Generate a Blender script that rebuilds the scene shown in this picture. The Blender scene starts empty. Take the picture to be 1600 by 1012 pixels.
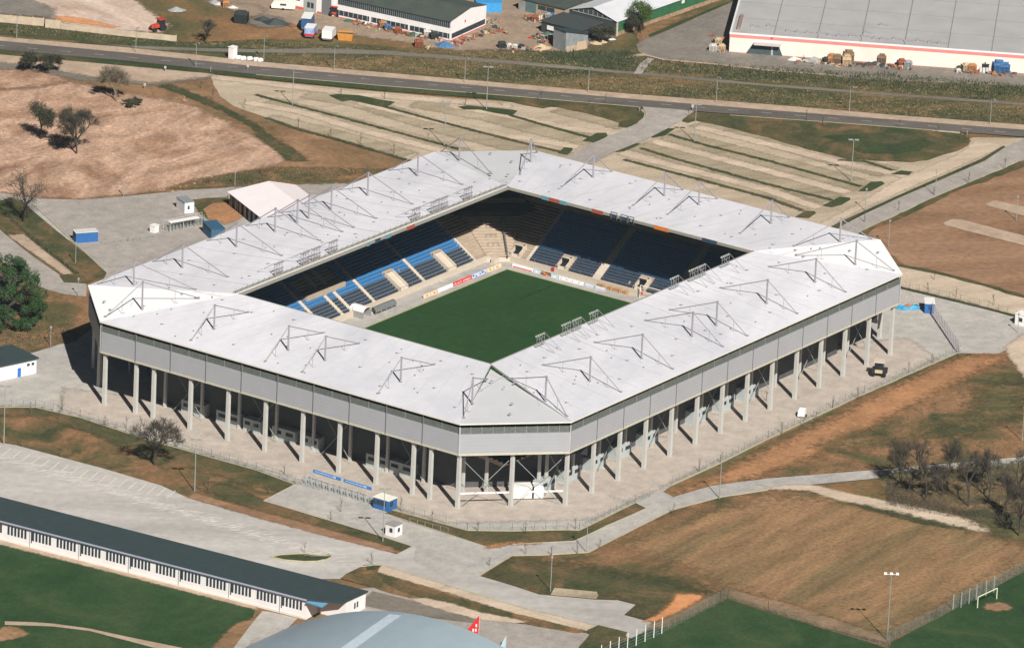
import bpy, bmesh, math, random
from mathutils import Vector, Matrix
sc = bpy.context.scene
# ------------------------------------------------------------------ camera, sky, sun, exposure
CX, CY, CZ, YAW, PITCH, ROLL, FPX = -1256.9989, -864.7441, 538.9856, 0.600455, 0.334358, 0.046710, 11429.6035
def cam_axes():
    cy, sy = math.cos(YAW), math.sin(YAW); cp, sp = math.cos(PITCH), math.sin(PITCH)
    f = Vector((cy*cp, sy*cp, -sp)); r = Vector((sy, -cy, 0)); u = r.cross(f)
    cr, sr = math.cos(ROLL), math.sin(ROLL)
    return r*cr + u*sr, u*cr - r*sr, f
RR, UU, FF = cam_axes()
cd = bpy.data.cameras.new('camera'); cam = bpy.data.objects.new('camera', cd); sc.collection.objects.link(cam)
M = Matrix((RR, UU, -FF)).transposed().to_4x4(); M.translation = Vector((CX, CY, CZ)); cam.matrix_world = M
cd.sensor_width = 36; cd.lens = FPX/1600*36; cd.clip_start = 10; cd.clip_end = 9000
sc.camera = cam
SUN_EL, SUN_AZ = math.radians(39.6), math.radians(52.3)      # azimuth of the light's travel direction
w = bpy.data.worlds.new('World'); sc.world = w; w.use_nodes = True
nt = w.node_tree; bg = nt.nodes['Background']; sky = nt.nodes.new('ShaderNodeTexSky'); sky.sky_type = 'NISHITA'; sky.sun_disc = False
sky.sun_elevation = SUN_EL
sd = Vector((-math.cos(SUN_AZ), -math.sin(SUN_AZ), 0))       # horizontal direction towards the sun
sky.sun_rotation = math.atan2(sd.x, sd.y)
sky.dust_density = .3; sky.air_density = .12; sky.ozone_density = 2.5
nt.links.new(sky.outputs[0], bg.inputs[0]); bg.inputs[1].default_value = 0.05
sl = bpy.data.lights.new('sun', 'SUN'); sl.energy = 5.0; sl.angle = math.radians(0.5); sl.color = (1, 0.95, 0.88)
so = bpy.data.objects.new('sun', sl); sc.collection.objects.link(so)
ldir = Vector((math.cos(SUN_AZ)*math.cos(SUN_EL), math.sin(SUN_AZ)*math.cos(SUN_EL), -math.sin(SUN_EL)))
so.rotation_euler = ldir.to_track_quat('-Z', 'Y').to_euler()
sc.view_settings.view_transform = 'Standard'; sc.view_settings.look = 'None'; sc.view_settings.exposure = 0.3; sc.view_settings.gamma = 1
sc.cycles.max_bounces = 6; sc.cycles.diffuse_bounces = 2; sc.cycles.transparent_max_bounces = 12
rnd = random.Random(7)
C = sc.collection

# ------------------------------------------------------------------ helpers
def at(x, y, z=0.0):
    """point of the place seen at photo pixel (x, y) on the level z"""
    d = FF + RR*((x-800)/FPX) - UU*((y-506)/FPX)
    t = (z-CZ)/d.z
    return Vector((CX+d.x*t, CY+d.y*t, z))
def Z(c, r, pts): return [(400*c + x/4, 253*r + y/4) for x, y in pts]
def lin(c):
    return tuple(((v/255)/12.92 if v/255 <= .04045 else ((v/255+.055)/1.055)**2.4) for v in c)
def tag(o, label=None, cat=None, group=None, kind=None):
    if label: o['label'] = label
    if cat: o['category'] = cat
    if group: o['group'] = group
    if kind: o['kind'] = kind
    return o
MATS = {}
def flat(name, col, rough=.6, metal=0.0, var=.08, vs=1.5, bump=0.0, spec=.3):
    """near-uniform material with a little procedural soiling; col = linear base colour"""
    if name in MATS: return MATS[name]
    m = bpy.data.materials.new(name); m.use_nodes = True; n = m.node_tree; b = n.nodes['Principled BSDF']
    b.inputs['Roughness'].default_value = rough; b.inputs['Metallic'].default_value = metal
    b.inputs['Specular IOR Level'].default_value = spec
    g = n.nodes.new('ShaderNodeNewGeometry'); t = n.nodes.new('ShaderNodeTexNoise'); t.inputs['Scale'].default_value = vs; t.inputs['Detail'].default_value = 6
    n.links.new(g.outputs['Position'], t.inputs['Vector'])
    r = n.nodes.new('ShaderNodeValToRGB'); r.color_ramp.elements[0].position = .3; r.color_ramp.elements[1].position = .7
    r.color_ramp.elements[0].color = (*[v*(1-var) for v in col], 1); r.color_ramp.elements[1].color = (*[min(1, v*(1+var)) for v in col], 1)
    n.links.new(t.outputs[0], r.inputs[0]); n.links.new(r.outputs[0], b.inputs['Base Color'])
    if bump:
        bp = n.nodes.new('ShaderNodeBump'); bp.inputs['Strength'].default_value = bump; n.links.new(t.outputs[0], bp.inputs['Height']); n.links.new(bp.outputs[0], b.inputs['Normal'])
    MATS[name] = m; return m
def ground(name, stops, scale=.05, fine=1.2, finev=.25, stretch=None, ang=0.0, bump=.3, dist=1.0, rough=.95, lo=.3, hi=.7, midv=.15):
    """ground cover: colour ramp over a broad noise, with mid and fine mottling; stops = linear colours"""
    m = bpy.data.materials.new(name); m.use_nodes = True; n = m.node_tree; L = n.links; b = n.nodes['Principled BSDF']
    b.inputs['Roughness'].default_value = rough; b.inputs['Specular IOR Level'].default_value = .15
    g = n.nodes.new('ShaderNodeNewGeometry'); mp = n.nodes.new('ShaderNodeMapping'); L.new(g.outputs['Position'], mp.inputs['Vector'])
    mp.vector_type = 'TEXTURE'; mp.inputs['Rotation'].default_value = (0, 0, ang)
    if stretch: mp.inputs['Scale'].default_value = (stretch, 1, 1)
    def noise(s, d, di=0, v=None):
        t = n.nodes.new('ShaderNodeTexNoise'); t.inputs['Scale'].default_value = s; t.inputs['Detail'].default_value = d
        t.inputs['Distortion'].default_value = di; t.inputs['Roughness'].default_value = .6
        L.new(v or mp.outputs[0], t.inputs['Vector']); return t.outputs[0]
    a = noise(scale, 8, dist); r = n.nodes.new('ShaderNodeValToRGB'); cr = r.color_ramp
    k = len(stops)
    for i in range(k-2): cr.elements.new(.5)
    for i, c in enumerate(stops):
        cr.elements[i].position = lo + (hi-lo)*i/(k-1); cr.elements[i].color = (*c, 1)
    L.new(a, r.inputs[0])
    col = r.outputs[0]
    for s, v, vec in ((fine*.22, midv, None), (fine, finev, g.outputs['Position'])):
        f = noise(s, 5, 0, vec); mr = n.nodes.new('ShaderNodeMapRange'); mr.inputs[1].default_value = .3; mr.inputs[2].default_value = .7
        mr.inputs[3].default_value = 1-v; mr.inputs[4].default_value = 1+v; L.new(f, mr.inputs[0])
        mx = n.nodes.new('ShaderNodeMix'); mx.data_type = 'RGBA'; mx.blend_type = 'MULTIPLY'; mx.inputs[0].default_value = 1
        L.new(col, mx.inputs[6]); L.new(mr.outputs[0], mx.inputs[7]); col = mx.outputs[2]
    L.new(col, b.inputs['Base Color'])
    if bump:
        bp = n.nodes.new('ShaderNodeBump'); bp.inputs['Strength'].default_value = bump; bp.inputs['Distance'].default_value = .3
        L.new(f, bp.inputs['Height']); L.new(bp.outputs[0], b.inputs['Normal'])
    MATS[name] = m; return m

class MB:
    def __init__(s): s.v = []; s.f = []; s.m = []
    def face(s, pts, m=0):
        i = len(s.v); s.v += [tuple(p) for p in pts]; s.f.append(tuple(range(i, i+len(pts)))); s.m.append(m); return s
    def hexa(s, p, m=0, top=None):
        """p: 4 bottom + 4 top corners"""
        i = len(s.v); s.v += [tuple(q) for q in p]
        for k, f in enumerate(((3,2,1,0),(4,5,6,7),(0,1,5,4),(1,2,6,5),(2,3,7,6),(3,0,4,7))):
            s.f.append(tuple(i+q for q in f)); s.m.append(top if (top is not None and k == 1) else m)
        return s
    def box(s, x0, y0, z0, x1, y1, z1, m=0, top=None):
        if x0 > x1: x0, x1 = x1, x0
        if y0 > y1: y0, y1 = y1, y0
        return s.hexa([(x0,y0,z0),(x1,y0,z0),(x1,y1,z0),(x0,y1,z0),(x0,y0,z1),(x1,y0,z1),(x1,y1,z1),(x0,y1,z1)], m, top)
    def obox(s, c, u, l, wd, z0, z1, m=0, top=None):
        """box centred at c, long side l along unit u, width wd"""
        u = Vector((u[0], u[1], 0)).normalized(); n = Vector((-u.y, u.x, 0)); c = Vector((c[0], c[1], 0))
        q = [c-u*l/2-n*wd/2, c+u*l/2-n*wd/2, c+u*l/2+n*wd/2, c-u*l/2+n*wd/2]
        return s.hexa([(a.x,a.y,z0) for a in q]+[(a.x,a.y,z1) for a in q], m, top)
    def prism(s, pts, z0, z1, m=0, top=None):
        n = len(pts); ar = sum(pts[i][0]*pts[(i+1)%n][1]-pts[(i+1)%n][0]*pts[i][1] for i in range(n))
        if ar < 0: pts = pts[::-1]
        s.face([(p[0],p[1],z1) for p in pts], top if top is not None else m)
        for i in range(n):
            a, b = pts[i], pts[(i+1)%n]
            s.face([(a[0],a[1],z0),(b[0],b[1],z0),(b[0],b[1],z1),(a[0],a[1],z1)], m)
        return s
    def tube(s, a, b, r0, r1=None, n=5, m=0, cap=True):
        a = Vector(a); b = Vector(b); r1 = r0 if r1 is None else r1; d = (b-a)
        if d.length < 1e-6: return s
        d.normalize(); u = d.orthogonal().normalized(); v = d.cross(u); i = len(s.v)
        for c, r in ((a, r0), (b, r1)):
            for k in range(n):
                t = 2*math.pi*k/n; q = c+u*(r*math.cos(t))+v*(r*math.sin(t)); s.v.append(tuple(q))
        for k in range(n): s.f.append((i+k, i+(k+1)%n, i+n+(k+1)%n, i+n+k)); s.m.append(m)
        if cap:
            s.f.append(tuple(i+k for k in range(n))[::-1]); s.m.append(m); s.f.append(tuple(i+n+k for k in range(n))); s.m.append(m)
        return s
    def build(s, name, mats, parent=None, loc=None):
        me = bpy.data.meshes.new(name); me.from_pydata(s.v, [], s.f)
        if not isinstance(mats, (list, tuple)): mats = [mats]
        for q in mats: me.materials.append(q)
        if len(mats) > 1: me.polygons.foreach_set('material_index', s.m)
        me.update(); o = bpy.data.objects.new(name, me); C.objects.link(o)
        if parent: o.parent = parent
        if loc is not None: o.location = loc
        return o
def thing(name, label, cat, loc=(0, 0, 0), rz=0.0, group=None):
    o = bpy.data.objects.new(name, None); C.objects.link(o); o.location = loc; o.rotation_euler = (0, 0, rz); o.empty_display_size = .5
    return tag(o, label, cat, group)
def children(o): return [c for c in C.objects if c.parent == o]
def dup(root, loc, rz=0.0, label=None, scale=None):
    r = root.copy(); C.objects.link(r); r.location = loc; r.rotation_euler = (0, 0, rz)
    if label: r['label'] = label
    if scale: r.scale = scale
    for ch in root.children:
        c = ch.copy(); C.objects.link(c); c.parent = r
        for g in ch.children:
            d = g.copy(); C.objects.link(d); d.parent = c
    return r

# ------------------------------------------------------------------ materials
G = {}
G['base'] = ground('rough_grass_and_soil', [(.06,.07,.028),(.12,.10,.045),(.23,.13,.06),(.29,.165,.08)], .03, .9, .25)
G['green'] = ground('verge_grass', [(.032,.052,.02),(.052,.068,.028),(.105,.085,.042)], .06, 1.2, .28)
G['verge'] = ground('patchy_verge', [(.04,.058,.022),(.088,.08,.036),(.2,.12,.06)], .09, 1.2, .28)
G['verge2'] = ground('dry_patchy_verge', [(.05,.062,.026),(.11,.09,.04),(.24,.135,.068),(.31,.175,.09)], .075, 1.0, .28)
G['brown'] = ground('brown_field', [(.2,.115,.065),(.28,.165,.095),(.33,.2,.125)], .05, .6, .2, 4, -.72)
G['brown2'] = ground('tilled_brown_field', [(.105,.098,.045),(.2,.138,.068),(.29,.172,.088),(.35,.21,.12)], .06, 1.2, .28, 5, .04, lo=.25, hi=.75, midv=.24)
G['orange'] = ground('orange_soil', [(.31,.165,.08),(.43,.22,.11)], .08, 1.0, .2)
G['mound'] = ground('orange_earth', [(.5,.22,.09),(.66,.31,.14)], .1, 1.5, .15)
G['sandy'] = ground('sandy_wasteland', [(.19,.115,.072),(.33,.2,.13),(.5,.335,.24),(.33,.2,.13),(.4,.26,.18)], .045, .9, .3, 1.7, .2, .5, 1.2, lo=.27, hi=.73, midv=.25)
G['sandgrass'] = ground('brown_grassy_bank', [(.13,.095,.045),(.25,.15,.08),(.36,.215,.125)], .045, .8, .24)
G['white_sand'] = ground('pale_sand_yard', [(.4,.28,.21),(.58,.45,.37),(.66,.53,.46)], .06, .8, .16, 2, 1.2)
G['gravel'] = ground('beige_gravel', [(.37,.3,.215),(.46,.38,.28),(.53,.44,.335)], .05, 1.4, .14, 4, 2.62)
G['lane'] = ground('pale_gravel_lane', [(.48,.385,.29),(.6,.485,.375)], .08, 1.2, .12, 5, 2.62)
G['park'] = ground('gravel_with_weeds', [(.28,.23,.155),(.36,.3,.21),(.45,.37,.27)], .09, 1.5, .2, 5, 2.62)
G['paver'] = ground('concrete_pavers', [(.375,.363,.345),(.42,.40,.372),(.46,.432,.395)], .022, 1.6, .11, rough=.85, lo=.38, hi=.62)
G['paver2'] = ground('grey_pavers', [(.36,.342,.325),(.45,.427,.40),(.51,.487,.46)], .045, .5, .1, 6, -.97, rough=.85, midv=.12)
G['tarmac'] = ground('pale_tarmac', [(.32,.29,.265),(.39,.355,.325)], .04, 1.4, .12, rough=.85)
G['asphalt'] = ground('asphalt', [(.115,.103,.093),(.15,.135,.122)], .05, 1.2, .12, 6, -.79, rough=.8)
G['apron'] = ground('pink_pavers', [(.44,.385,.335),(.49,.425,.37)], .05, 1.4, .08, rough=.85)
G['yard'] = ground('dirt_yard', [(.26,.195,.14),(.36,.275,.205)], .05, .9, .2)
G['yardgrey'] = ground('grey_gravel_yard', [(.19,.172,.15),(.24,.215,.185)], .05, .9, .16)
G['track'] = ground('grey_track', [(.15,.135,.11),(.22,.195,.16)], .1, 1, .15, 5, -.79)
G['sidewalk'] = ground('sandy_pavement', [(.39,.29,.21),(.49,.375,.285)], .08, 1.2, .12)
G['lawn'] = ground('lawn', [(.02,.05,.017),(.029,.066,.023),(.052,.083,.03)], .05, 1.6, .2)
G['pitch'] = None
G['weeds'] = ground('dark_weeds', [(.04,.052,.022),(.08,.083,.036),(.16,.12,.055),(.26,.16,.08)], .07, .8, .34, 2.2, -.79)
G['kerb'] = flat('kerb_concrete', (.43,.4,.28), .8)

def outline(px, rough=0.0, seed=0, world=False):
    P = [Vector((q[0], q[1], 0)) for q in px] if world else [at(*q) for q in px]
    P = [(q.x, q.y) for q in P]
    if not rough: return P
    r = random.Random(seed); out = []
    for i in range(len(P)):
        a, b = P[i], P[(i+1) % len(P)]; L = math.dist(a, b); k = max(1, min(60, int(L/2.2)))
        nx, ny = -(b[1]-a[1])/max(L, 1e-6), (b[0]-a[0])/max(L, 1e-6); off = 0
        for j in range(k):
            t = j/k; off = off*.5 + r.uniform(-rough, rough)
            e = min(1, min(j, k-j)/1.5)
            out.append((a[0]+(b[0]-a[0])*t+nx*off*e, a[1]+(b[1]-a[1])*t+ny*off*e))
    return out
def tri_poly(P, z, m):
    bm = bmesh.new(); vs = [bm.verts.new((x, y, z)) for x, y in P]
    es = [bm.edges.new((vs[i], vs[(i+1) % len(vs)])) for i in range(len(vs))]
    bmesh.ops.triangle_fill(bm, edges=es, use_beauty=True)
    for f in bm.faces:
        if f.normal.z < 0: f.normal_flip()
    return bm
GN = [0]; ZC = {}
def sheet(name, px, mat, z, rough=0.0, kerb=False, kind='structure', world=False):
    GN[0] += 1; ZC[z] = ZC.get(z, -1)+1; z = z*2+.0016*ZC[z] if z >= 0 else z
    P = outline(px, rough, GN[0], world)
    bm = tri_poly(P, z, None); me = bpy.data.meshes.new(name); bm.to_mesh(me); bm.free(); me.materials.append(G[mat] if isinstance(mat, str) else mat)
    o = bpy.data.objects.new(name, me); C.objects.link(o); o['kind'] = kind
    if kerb: kerbs(px, z, world, closed=True)
    return o
def feathered(name, px, mat, z, w_=2.0, cell=None, kind='structure', world=False, k=.8):
    """natural ground whose cover thins out over w_ metres at its edge"""
    import numpy as np
    GN[0] += 1; ZC[z] = ZC.get(z, -1)+1; z = z*2+.0016*ZC[z]
    P = np.array(outline(px, 0, 0, world)); cell = cell or max(.7, min(2.2, w_*.5)); x0, y0 = P.min(0)-w_*.7; x1, y1 = P.max(0)+w_*.7
    x0, y0 = max(x0, -330), max(y0, -330); x1, y1 = min(x1, 420), min(y1, 420)
    nx, ny = int((x1-x0)/cell)+2, int((y1-y0)/cell)+2
    X, Y = np.meshgrid(x0+cell*np.arange(nx), y0+cell*np.arange(ny)); X = X.ravel(); Y = Y.ravel()
    D = np.full(X.shape, 1e9); ins = np.zeros(X.shape, bool); n = len(P)
    for i in range(n):
        a, b = P[i], P[(i+1) % n]; d = b-a; L2 = max(d@d, 1e-9)
        t = np.clip(((X-a[0])*d[0]+(Y-a[1])*d[1])/L2, 0, 1); D = np.minimum(D, np.hypot(X-a[0]-t*d[0], Y-a[1]-t*d[1]))
        if a[1] != b[1]: ins ^= ((a[1] > Y) != (b[1] > Y)) & (X < (b[0]-a[0])*(Y-a[1])/(b[1]-a[1])+a[0])
    S = np.where(ins, D, -D)/w_ + .5; ok = S > -.25
    idx = -np.ones(X.shape, int); vs = []; fs = []; at_ = []
    O = ok.reshape(ny, nx); cellok = O[:-1,:-1] | O[1:,:-1] | O[:-1,1:] | O[1:,1:]
    used = np.zeros((ny, nx), bool); used[:-1,:-1] |= cellok; used[1:,:-1] |= cellok; used[:-1,1:] |= cellok; used[1:,1:] |= cellok
    ids = np.where(used.ravel())[0]; idx[ids] = np.arange(len(ids)); vs = np.stack([X[ids], Y[ids], np.full(len(ids), z)], 1)
    jj, ii = np.where(cellok); q = jj*nx+ii; fs = np.stack([idx[q], idx[q+1], idx[q+nx+1], idx[q+nx]], 1)
    me = bpy.data.meshes.new(name); me.from_pydata(vs.tolist(), [], fs.tolist()); at = me.attributes.new('cover', 'FLOAT', 'POINT'); at.data.foreach_set('value', S[ids].astype('f'))
    key = mat+'_feather'
    if key not in G:
        m = G[mat].copy(); m.name = G[mat].name+'_thinning'; n_ = m.node_tree; b = n_.nodes['Principled BSDF']; out = n_.nodes['Material Output']
        at2 = n_.nodes.new('ShaderNodeAttribute'); at2.attribute_name = 'cover'; g = n_.nodes.new('ShaderNodeNewGeometry'); tx = n_.nodes.new('ShaderNodeTexNoise'); tx.inputs['Scale'].default_value = .55; tx.inputs['Detail'].default_value = 9; tx.inputs['Roughness'].default_value = .75
        n_.links.new(g.outputs['Position'], tx.inputs['Vector']); ma = n_.nodes.new('ShaderNodeMath'); ma.operation = 'MULTIPLY_ADD'; n_.links.new(tx.outputs[0], ma.inputs[0]); ma.inputs[1].default_value = 2.2; ma.inputs[2].default_value = -1.1
        ad = n_.nodes.new('ShaderNodeMath'); ad.operation = 'ADD'; n_.links.new(at2.outputs['Fac'], ad.inputs[0]); n_.links.new(ma.outputs[0], ad.inputs[1])
        mr = n_.nodes.new('ShaderNodeMapRange'); mr.interpolation_type = 'SMOOTHSTEP'; mr.inputs[1].default_value = .1; mr.inputs[2].default_value = .9; n_.links.new(ad.outputs[0], mr.inputs[0])
        tr = n_.nodes.new('ShaderNodeBsdfTransparent'); mx = n_.nodes.new('ShaderNodeMixShader'); n_.links.new(mr.outputs[0], mx.inputs[0]); n_.links.new(tr.outputs[0], mx.inputs[1]); n_.links.new(b.outputs[0], mx.inputs[2]); n_.links.new(mx.outputs[0], out.inputs['Surface']); G[key] = m
    me.materials.append(G[key]); o = bpy.data.objects.new(name, me); C.objects.link(o); o['kind'] = kind; return o
SOFT = {'sandy_ground':3.5,'gravel_ground':3,'grass_bank':2.5,'verge_weeds':2,'dirt_yard':3.5,'sandy_yard':3,'earth':2,'coal_heap_ground':2,'parking_bays':2.2,'gravel_lane':1.6,'grass_divider':1.0,'orange_ridge':7,'meadow':2.5,'brown_meadow':12,'grass_patch':9,'undergrowth':6,'earth_mound_base':1.5,'grass_strip':3.0,'earth_strip':1.2,'earth_patch':1.2,'sand_path':1.2,'gravel_track':1.6,'earth_path':2,'brown_field':2.5,'sand_patch':1.5,'ditch':1.5,'gravel_strip':1.2}
_sheet = sheet
def sheet(name, px, mat, z, rough=0.0, kerb=False, kind='structure', world=False):
    if name in SOFT and isinstance(mat, str) and z >= 0: return feathered(name, px, mat, max(z, .005), SOFT[name], kind=kind, world=world)
    return _sheet(name, px, mat, z, rough, kerb, kind, world)
def kerbs(px, z=0, world=False, closed=False, h=.1, wd=.2, name='kerb'):
    P = outline(px, 0, 0, world); mb = MB(); n = len(P)
    for i in range(n if closed else n-1):
        a, b = Vector((*P[i], 0)), Vector((*P[(i+1) % n], 0)); d = b-a
        if d.length < .2: continue
        mb.obox((a+b)/2, d, d.length-.02, wd, z, z+h+.14)
    o = mb.build(name, G['kerb']); o['kind'] = 'structure'; return o

# ------------------------------------------------------------------ ground
o = sheet('ground', [(-1500,-1500),(1800,-1500),(1800,1800),(-1500,1800)], 'base', -.06, world=True)
# left wasteland and banks
sheet('dirt_field', [(-60,80)]+[(0,84),(100,87),(330,112),(332,130),(345,152),(415,184),(520,217),(637,250),(720,275),(700,300),(560,300),(490,289),(357,293),(250,300),(125,313),(60,311),(0,303),(-60,300)], 'sandgrass', .0, .3)
sheet('sandy_ground', [(-60,112),(0,142),(60,138),(110,127),(165,140),(235,152),(300,165),(352,190),(400,216),(452,240),(440,255),(380,268),(300,282),(240,299),(190,305),(125,311),(60,309),(0,300),(-60,298)], 'sandy', .03, 1.2)
sheet('gravel_ground', [(-60,78),(0,84),(100,87),(330,112),(328,122),(240,134),(170,128),(120,126),(60,112),(0,108),(-60,100)], 'track', .04, .9)
sheet('gravel_ground', [(-60,78),(0,84),(100,87),(330,112),(328,120),(240,130),(180,124),(140,120),(60,104),(0,98),(-60,92)], 'sidewalk', .05, .9)
sheet('sandy_ground', Z(0,0,[(0,560),(250,540),(440,505),(330,470),(180,440),(0,440),(-200,450),(-200,560)]), 'sandy', .06, .8)
sheet('grass_bank', Z(0,0,[(980,545),(1060,530),(1250,600),(1440,690),(1600,780),(1640,810),(1640,835),(1560,790),(1400,700),(1200,620),(1050,560)]), 'green', .06, .3)
sheet('grass_bank', Z(1,0,[(-10,790),(120,870),(230,930),(330,1010),(200,1010),(100,930),(0,850)]), 'verge', .07, .5)
sheet('grass_bank', [(262,297),(300,283),(360,272),(430,262),(520,262),(590,265),(637,262),(600,285),(490,288),(357,293)], 'verge2', .05, .8)
# north road and its companions
sheet('road', [(-150,50),(0,65),(200,84),(400,105),(600,122),(800,139.5),(1000,157),(1200,173),(1600,204),(1800,219),(1800,231),(1600,215),(1400,200),(1200,184),(1000,168),(800,151),(600,135),(400,117.5),(200,96.5),(0,79),(-150,64)], 'asphalt', .10)
sheet('pavement', [(-150,43),(0,58.5),(200,75.5),(400,97),(600,114.5),(800,132),(1000,149),(1200,164),(1400,181),(1600,196),(1800,212),(1800,219),(1600,204),(1200,173),(1000,157),(800,139.5),(600,122),(400,105),(200,84),(0,65),(-150,50)], 'sidewalk', .08)
sheet('verge', [(-150,64),(0,79),(200,96.5),(330,110),(400,117.5),(600,135),(800,151),(860,157),(860,160),(800,157),(600,142),(400,123),(330,116),(0,86),(-150,70)], 'green', .07, .1)
sheet('verge', [(400,117.5),(600,135),(800,151),(1005,168.5),(1005,171.5),(980,173),(880,164),(800,158),(600,143),(400,124)], 'green', .09)
G['mark'] = flat('road_marking', (.5,.48,.45), .7, var=.25, vs=.7)
for i in range(34):
    t = i/33; x = -60+1720*t
    y = lambda x: 72.5 + (x/1600)*137.5 + 3.2*math.sin(math.pi*min(1, max(0, x/1600)))
    a, b = at(x, y(x)), at(x+13, y(x+13)); mb = MB(); mb.obox((a+b)/2, b-a, 2.6, .14, .215, .222); tag(mb.build('road_marking', G['mark']), kind='structure')
sheet('verge_weeds', [(-150,22),(0,35),(100,46),(275,66),(330,66),(420,62),(520,66),(660,79),(800,80),(900,84),(970,88),(1010,90),(1200,101),(1400,112),(1600,131),(1800,148),(1800,212),(1600,196),(1200,164),(800,132),(400,97),(200,75.5),(0,58.5),(-150,43)], 'weeds', .02, .5)
sheet('verge', [(-150,22),(0,35),(100,47),(275,66),(400,76),(400,90),(200,72),(0,55),(-150,40)], 'green', .03, .5)
sheet('track', [(160,70),(250,74),(400,78),(520,76),(600,80),(800,96),(1050,118),(1200,132),(1400,147),(1600,161),(1800,176),(1800,180),(1600,165.5),(1400,151),(1200,136),(1050,122),(800,101),(600,86),(400,83),(250,79)], 'track', .05, .15)
sheet('path', Z(2,0,[(760,465),(800,400),(850,365),(890,370),(860,400),(810,465)]), 'tarmac', .06)
sheet('path', Z(2,0,[(680,370),(740,350),(830,335),(870,360),(830,352),(750,365)]), 'sidewalk', .06)
# industrial yards
sheet('dirt_yard', [(-200,-60),(-200,14),(0,22),(62,26),(100,35),(235,52),(262,42),(205,0),(190,-60)], 'yardgrey', .02, .5)
sheet('sandy_yard', Z(0,0,[(300,-200),(800,-40),(860,20),(960,95),(1050,165),(1000,205),(940,200),(700,190),(390,150),(330,110),(350,60),(200,0),(150,-200)]), 'white_sand', .05, .8)
sheet('earth', Z(0,0,[(335,105),(420,108),(520,120),(640,150),(760,172),(700,178),(560,158),(390,140)]), 'mound', .08, .4)
sheet('dirt_yard', [(400,-60),(340,0),(395,22),(480,45),(560,57),(640,68),(690,77),(720,80),(800,78),(850,80),(880,81),(960,60),(900,20),(870,-60)], 'yard', .04, .7)
sheet('dirt_yard', Z(0,0,[(1300,0),(1400,20),(1600,30),(1650,60),(1640,100),(1560,110),(1450,60),(1330,40)]), 'yard', .05, .7)
sheet('coal_heap_ground', Z(1,0,[(0,105),(60,95),(150,110),(190,150),(160,170),(60,180),(0,170),(-60,140)]), 'track', .07, .5)
sheet('tarmac_yard', Z(2,0,[(775,280),(870,230),(1000,180),(1200,90),(1450,-20),(1650,-120),(3600,0),(3600,560),(2200,500),(1600,440),(1400,415),(1200,395),(950,372),(870,352),(790,325)]), 'yardgrey', .05, .2)
sheet('pavement', Z(2,0,[(790,325),(870,352),(950,372),(1200,395),(1400,415),(1600,440),(2000,470),(2000,476),(1600,447),(1400,423),(1200,402),(950,380),(860,358)]), 'sidewalk', .07)
sheet('verge', Z(2,0,[(860,150),(1000,115),(1200,50),(1420,-40),(1440,-20),(1200,90),(1000,180),(870,230),(790,270),(780,220)]), 'verge2', .06, .5)
sheet('verge', Z(2,0,[(1000,155),(1200,75),(1400,-10),(1430,-8),(1200,92),(1000,182),(860,238),(850,222)]), 'green', .07, .2)
# north-east car park
park = [(328,111),(336,118),(400,125),(560,141),(700,153),(800,160),(850,168),(1005,171),(1070,184),(1120,190),(1220,208),(1330,240),(1420,252),(1480,240),(1520,215),(1600,216),(1700,214),(1700,235),(1590,229),(1540,250),(1350,331),(1310,352),(1250,380),(900,300),(800,285),(740,272),(637,250),(520,217),(415,184),(365,166),(345,152),(333,132)]
sheet('car_park', park, 'gravel', .02, .2)
def strip(name, mat, pts, wd, z, rough=.25, taper=False):
    """a long strip of the given width (m) following the photo points"""
    P = [at(*q) for q in pts]; L = []; R_ = []
    for i, q in enumerate(P):
        d = (P[min(i+1, len(P)-1)]-P[max(i-1, 0)]).normalized(); n = Vector((-d.y, d.x, 0)); k = wd/2*(.3 if taper and i in (0, len(P)-1) else 1)
        L.append((q+n*k)[:2]); R_.append((q-n*k)[:2])
    return sheet(name, L+R_[::-1], mat, z, rough, world=True)
# weedy parking bays between the pale lanes
for pts, wd in [([(420,158),(540,190),(670,224),(735,243)],6.5),([(480,147),(560,160),(700,203),(830,236),(900,250)],8),([(650,160),(760,180),(860,206),(930,222)],9),([(870,172),(940,190),(975,200)],5),
                ([(420,184),(520,208),(640,242)],5),
                ([(1095,192),(1200,218),(1310,250),(1390,270)],9),([(1045,211),(1200,252),(1290,275),(1352,293)],9),([(1000,228),(1120,262),(1210,285),(1300,312)],9),([(1100,275),(1200,300),(1270,325)],8)]:
    strip('parking_bays', 'park', pts, wd, .04, .2)
for pts in [[(337,122),(420,132),(560,148),(800,167)],[(380,160),(470,176),(560,203),(700,239)],[(560,160),(680,190),(800,214),(905,231)],[(700,165),(800,183),(900,203),(985,212)],
            [(1087,199),(1200,226),(1312,254),(1425,278)],[(1020,221),(1125,249),(1200,268),(1325,302)],[(970,240),(1100,272),(1200,298),(1280,326)]]:
    strip('gravel_lane', 'lane', pts, 3.6, .06, .3)
for pts in [[(400,149),(470,168),(540,186),(670,221),(717,234)],[(602,168),(690,192),(800,220),(888,241)],[(797,181),(860,199),(922,216)],[(415,185),(467,203),(520,217),(565,230),(637,251),(680,262)],
            [(1045,211),(1100,227),(1200,252),(1345,292)],[(1000,232),(1062,251),(1200,289),(1307,315)],[(975,250),(1100,283),(1200,310),(1255,330)],[(1310,251),(1352,253),(1395,267)]]:
    strip('grass_divider', 'green', pts, 1.3, .08, .25)
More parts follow.
